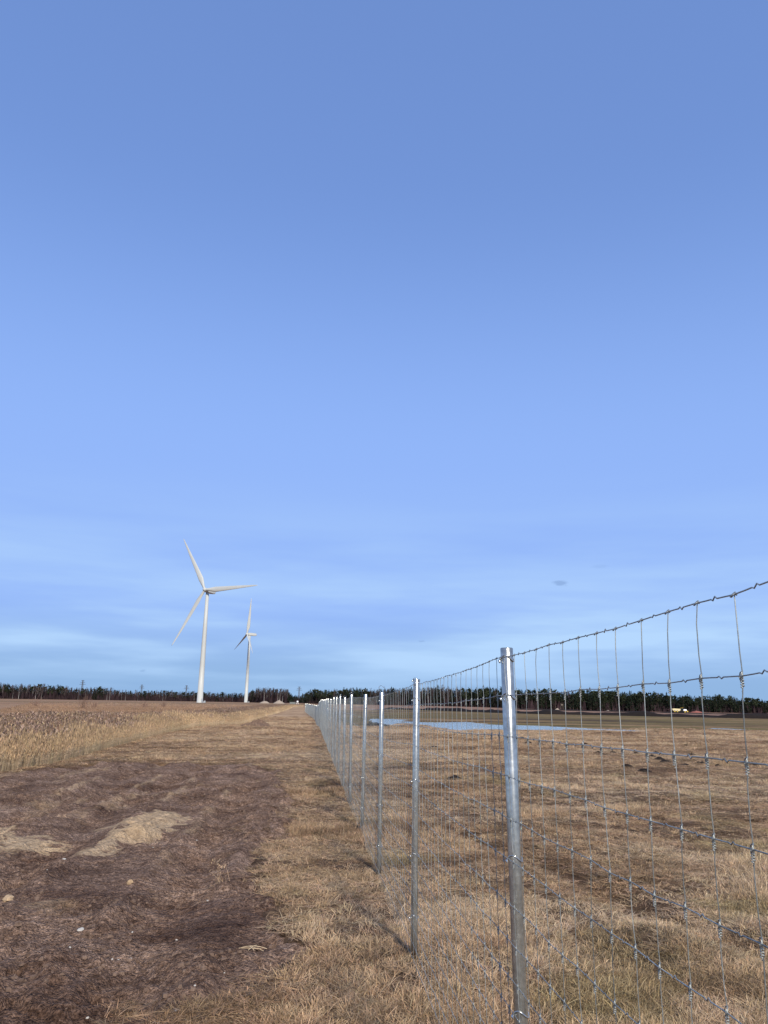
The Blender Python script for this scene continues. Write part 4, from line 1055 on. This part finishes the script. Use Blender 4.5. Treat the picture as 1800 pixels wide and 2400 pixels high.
def kind_at(u):
    q = random.random()
    if u < 620: return 'birch_tree' if q < .38 else 'bare_tree' if q < .74 else 'spruce_tree' if q < .90 else 'pine_tree'
    if u < 693: return 'birch_tree' if q < .72 else 'bare_tree' if q < .92 else 'spruce_tree'
    if u < 725: return 'spruce_tree' if q < .7 else 'bare_tree'
    if 880 < u < 1080: return 'spruce_tree' if q < .45 else 'bare_tree' if q < .8 else 'birch_tree'
    if u < 880: return 'spruce_tree' if q < .6 else 'pine_tree' if q < .78 else 'birch_tree' if q < .86 else 'bare_tree'
    return 'spruce_tree' if q < .72 else 'pine_tree' if q < .97 else 'bare_tree'
def stand(u): return 'left' if u < 620 else 'mid' if u < 727 else 'right'
TXT = {('left', 'birch_tree'): 'pale-stemmed bare birch in the distant mixed wood behind the meadow', ('left', 'bare_tree'): 'dark bare tree in the distant mixed wood behind the meadow', ('left', 'spruce_tree'): 'dark spruce in the distant mixed wood behind the meadow', ('left', 'pine_tree'): 'round-topped pine in the distant mixed wood behind the meadow',
       ('mid', 'birch_tree'): 'tall bare birch with pale stem in the grove behind the gravel heaps', ('mid', 'bare_tree'): 'bare dark-stemmed tree in the grove behind the gravel heaps', ('mid', 'spruce_tree'): 'dark spruce in the grove behind the gravel heaps',
       ('right', 'birch_tree'): 'bare birch in the dark wood behind the fenced field', ('right', 'bare_tree'): 'bare brown tree in the dark wood behind the fenced field', ('right', 'spruce_tree'): 'dark pointed spruce in the front of the wood behind the fenced field', ('right', 'pine_tree'): 'dark rounded pine in the front of the wood behind the fenced field'}
GRP = {'left': 'trees of the mixed wood behind the meadow', 'mid': 'trees of the grove behind the gravel heaps', 'right': 'trees of the wood behind the fenced field'}
def place(u, back=0.0):
    dd = float(np.interp(u, ST_U, ST_D)) * (1 + .012 * random.random()) + back
    t = px2t(u); y = dd / math.hypot(1, t); x = t * y
    h = float(np.interp(u, ST_U, ST_H)) * (.80 + .36 * random.random()) * (1 + .16 * float(fbm(np.array([u]), np.array([3.0]), 45, 3, 501)[0]))
    return x, y, gz(x, y), h
us = []
u = -150.0
while u < 1950:
    us.append(u); u += (10.0 if u < 620 else 6.0 if u < 727 else 6.6) * (.6 + .8 * random.random())
for u in us:
    k = kind_at(u); x, y, z, h = place(u)
    tr, cr = random.choice(KINDS[k])
    t = empty(k, (x, y, z - .1), random.random() * 6.28); t.scale = (h * (.9 + .3 * random.random()),) * 2 + (h,)
    link('trunk', tr, t); link('crown', cr, t)
    tag(t, TXT[(stand(u), k)], 'tree', GRP[stand(u)])
def mesh_arrays(me):
    v = np.empty(len(me.vertices) * 3, np.float32); me.vertices.foreach_get('co', v)
    me.calc_loop_triangles(); t = np.empty(len(me.loop_triangles) * 3, np.int32); me.loop_triangles.foreach_get('vertices', t)
    return v.reshape(-1, 3), t.reshape(-1, 3)
LOW = {'spruce_tree': [spruce(s, 100, 1.75) for s in (41, 42, 43, 44)], 'pine_tree': [pine(s, 10, 1.7) for s in (51, 52, 53)], 'birch_tree': [birch(s, False, True) for s in (61, 62, 63)], 'bare_tree': [birch(s, True, True) for s in (71, 72, 73)]}
CACHE = {k: [(mesh_arrays(a), mesh_arrays(b)) for a, b in v] for k, v in LOW.items()}
CMAT = {'spruce_tree': (M_BARK, M_SPRUCE), 'pine_tree': (M_BARK, M_PINE), 'birch_tree': (M_BIRCHBARK, M_TWIG), 'bare_tree': (M_BARK, M_TWIG)}
MATS = [M_BARK, M_SPRUCE, M_PINE, M_BIRCHBARK, M_TWIG, M_BRUSH]
for st, (u0, u1, stepu, label) in {'left': (-260, 620, 4.5, 'crowded mass of trees deeper in the mixed wood behind the meadow'), 'mid': (620, 727, 3.5, 'crowded stems deeper in the grove behind the gravel heaps'), 'right': (727, 2080, 5, 'crowded dark mass of trees deeper in the wood behind the fenced field')}.items():
    VV, TT, MI = [], [], []; nn = 0
    for row in range(6):
        u = u0
        while u < u1:
            k = kind_at(u)
            if row > 2 and random.random() < .6: k = 'spruce_tree'
            x, y, z, h = place(u, 5 + row * 7 + 5 * random.random()); h *= .97 if row < 3 else .9
            sx = h * (.95 + .4 * random.random()); a = random.random() * 6.28; cs, sn = math.cos(a), math.sin(a)
            for (v, t), m in zip(random.choice(CACHE[k]), CMAT[k]):
                w = np.stack([(v[:, 0] * cs - v[:, 1] * sn) * sx + x, (v[:, 0] * sn + v[:, 1] * cs) * sx + y, v[:, 2] * h + z - .1], 1)
                VV.append(w); TT.append(t + nn); nn += len(w); MI.append(np.full(len(t), MATS.index(m)))
            u += stepu * (.6 + .8 * random.random())
    # undergrowth closing the view between the stems
    nb = int((u1 - u0) * 14.0); uu = u0 + (u1 - u0) * rng.random(nb); dd = np.interp(uu, ST_U, ST_D) + 3 + 30 * rng.random(nb); t_ = px2t(uu); yy = dd / np.hypot(1, t_); xx = t_ * yy
    hh = np.interp(uu, ST_U, ST_H) * (.15 + .62 * rng.random(nb) ** 1.3) * (1.0 if st != 'right' else .8); zz = ground_h(xx, yy)
    c = np.stack([xx, yy, zz], 1); wv = np.stack([rng.normal(0, .7, nb), rng.normal(0, .7, nb), np.zeros(nb)], 1) + np.array([.35, 0, 0])
    V = np.stack([c - wv * .8, c + wv * .8, c + np.stack([rng.normal(0, .5, nb), rng.normal(0, .5, nb), hh], 1)], 1).reshape(-1, 3); T = np.arange(3 * nb).reshape(-1, 3)
    VV.append(V); TT.append(T + nn); nn += len(V); MI.append(np.full(nb, 5))
    o = link('wood', mesh_np('wood', np.concatenate(VV), [np.concatenate(TT)], MATS, np.concatenate(MI))); tag(o, label, None, None, 'stuff')
# thin scrub out on the meadow
def shrub(x, y, h, label, seed):
    r = np.random.default_rng(seed); mb = MB()
    for i in range(34):
        a = r.random() * 6.283; ln = .75 * r.random(); L = h * (.5 + .5 * r.random()); d_ = np.array([math.cos(a) * math.sin(ln), math.sin(a) * math.sin(ln), math.cos(ln)]); b = np.array([r.normal(0, .25), r.normal(0, .25), 0]) * h * .5
        mb.tube([b, b + d_ * L * .5, b + d_ * L], [.02, .013, .004], 3, False)
        for j in range(4):
            s_ = b + d_ * L * (.4 + .6 * r.random()); e_ = s_ + r.normal(0, .13, 3) * h + [0, 0, .16 * h]; mb.tube([s_, e_], [.009, .003], 3, False)
    o = mb.build('bare_shrub', M_SHRUB); o.location = (x, y, gz(x, y)); tag(o, label, 'shrub')
M_SHRUB = leaf_mat('shrub_twigs', (.09, .055, .045), (.16, .10, .075))
for i, (u, D, h, lab) in enumerate([(245, 150, 3.0, 'largest bare reddish shrub standing alone in the brown meadow'), (140, 170, 2.4, 'thin bare shrub in the meadow under the pale birch stems'), (380, 190, 2.0, 'bare shrub in the meadow below the middle pylon'), (420, 210, 2.0, 'low bare shrub in the meadow before the nearer turbine tower'), (270, 165, 1.8, 'small bare shrub growing beside the largest meadow shrub')]):
    t = px2t(u); shrub(t * D, D, h, lab, 700 + i)
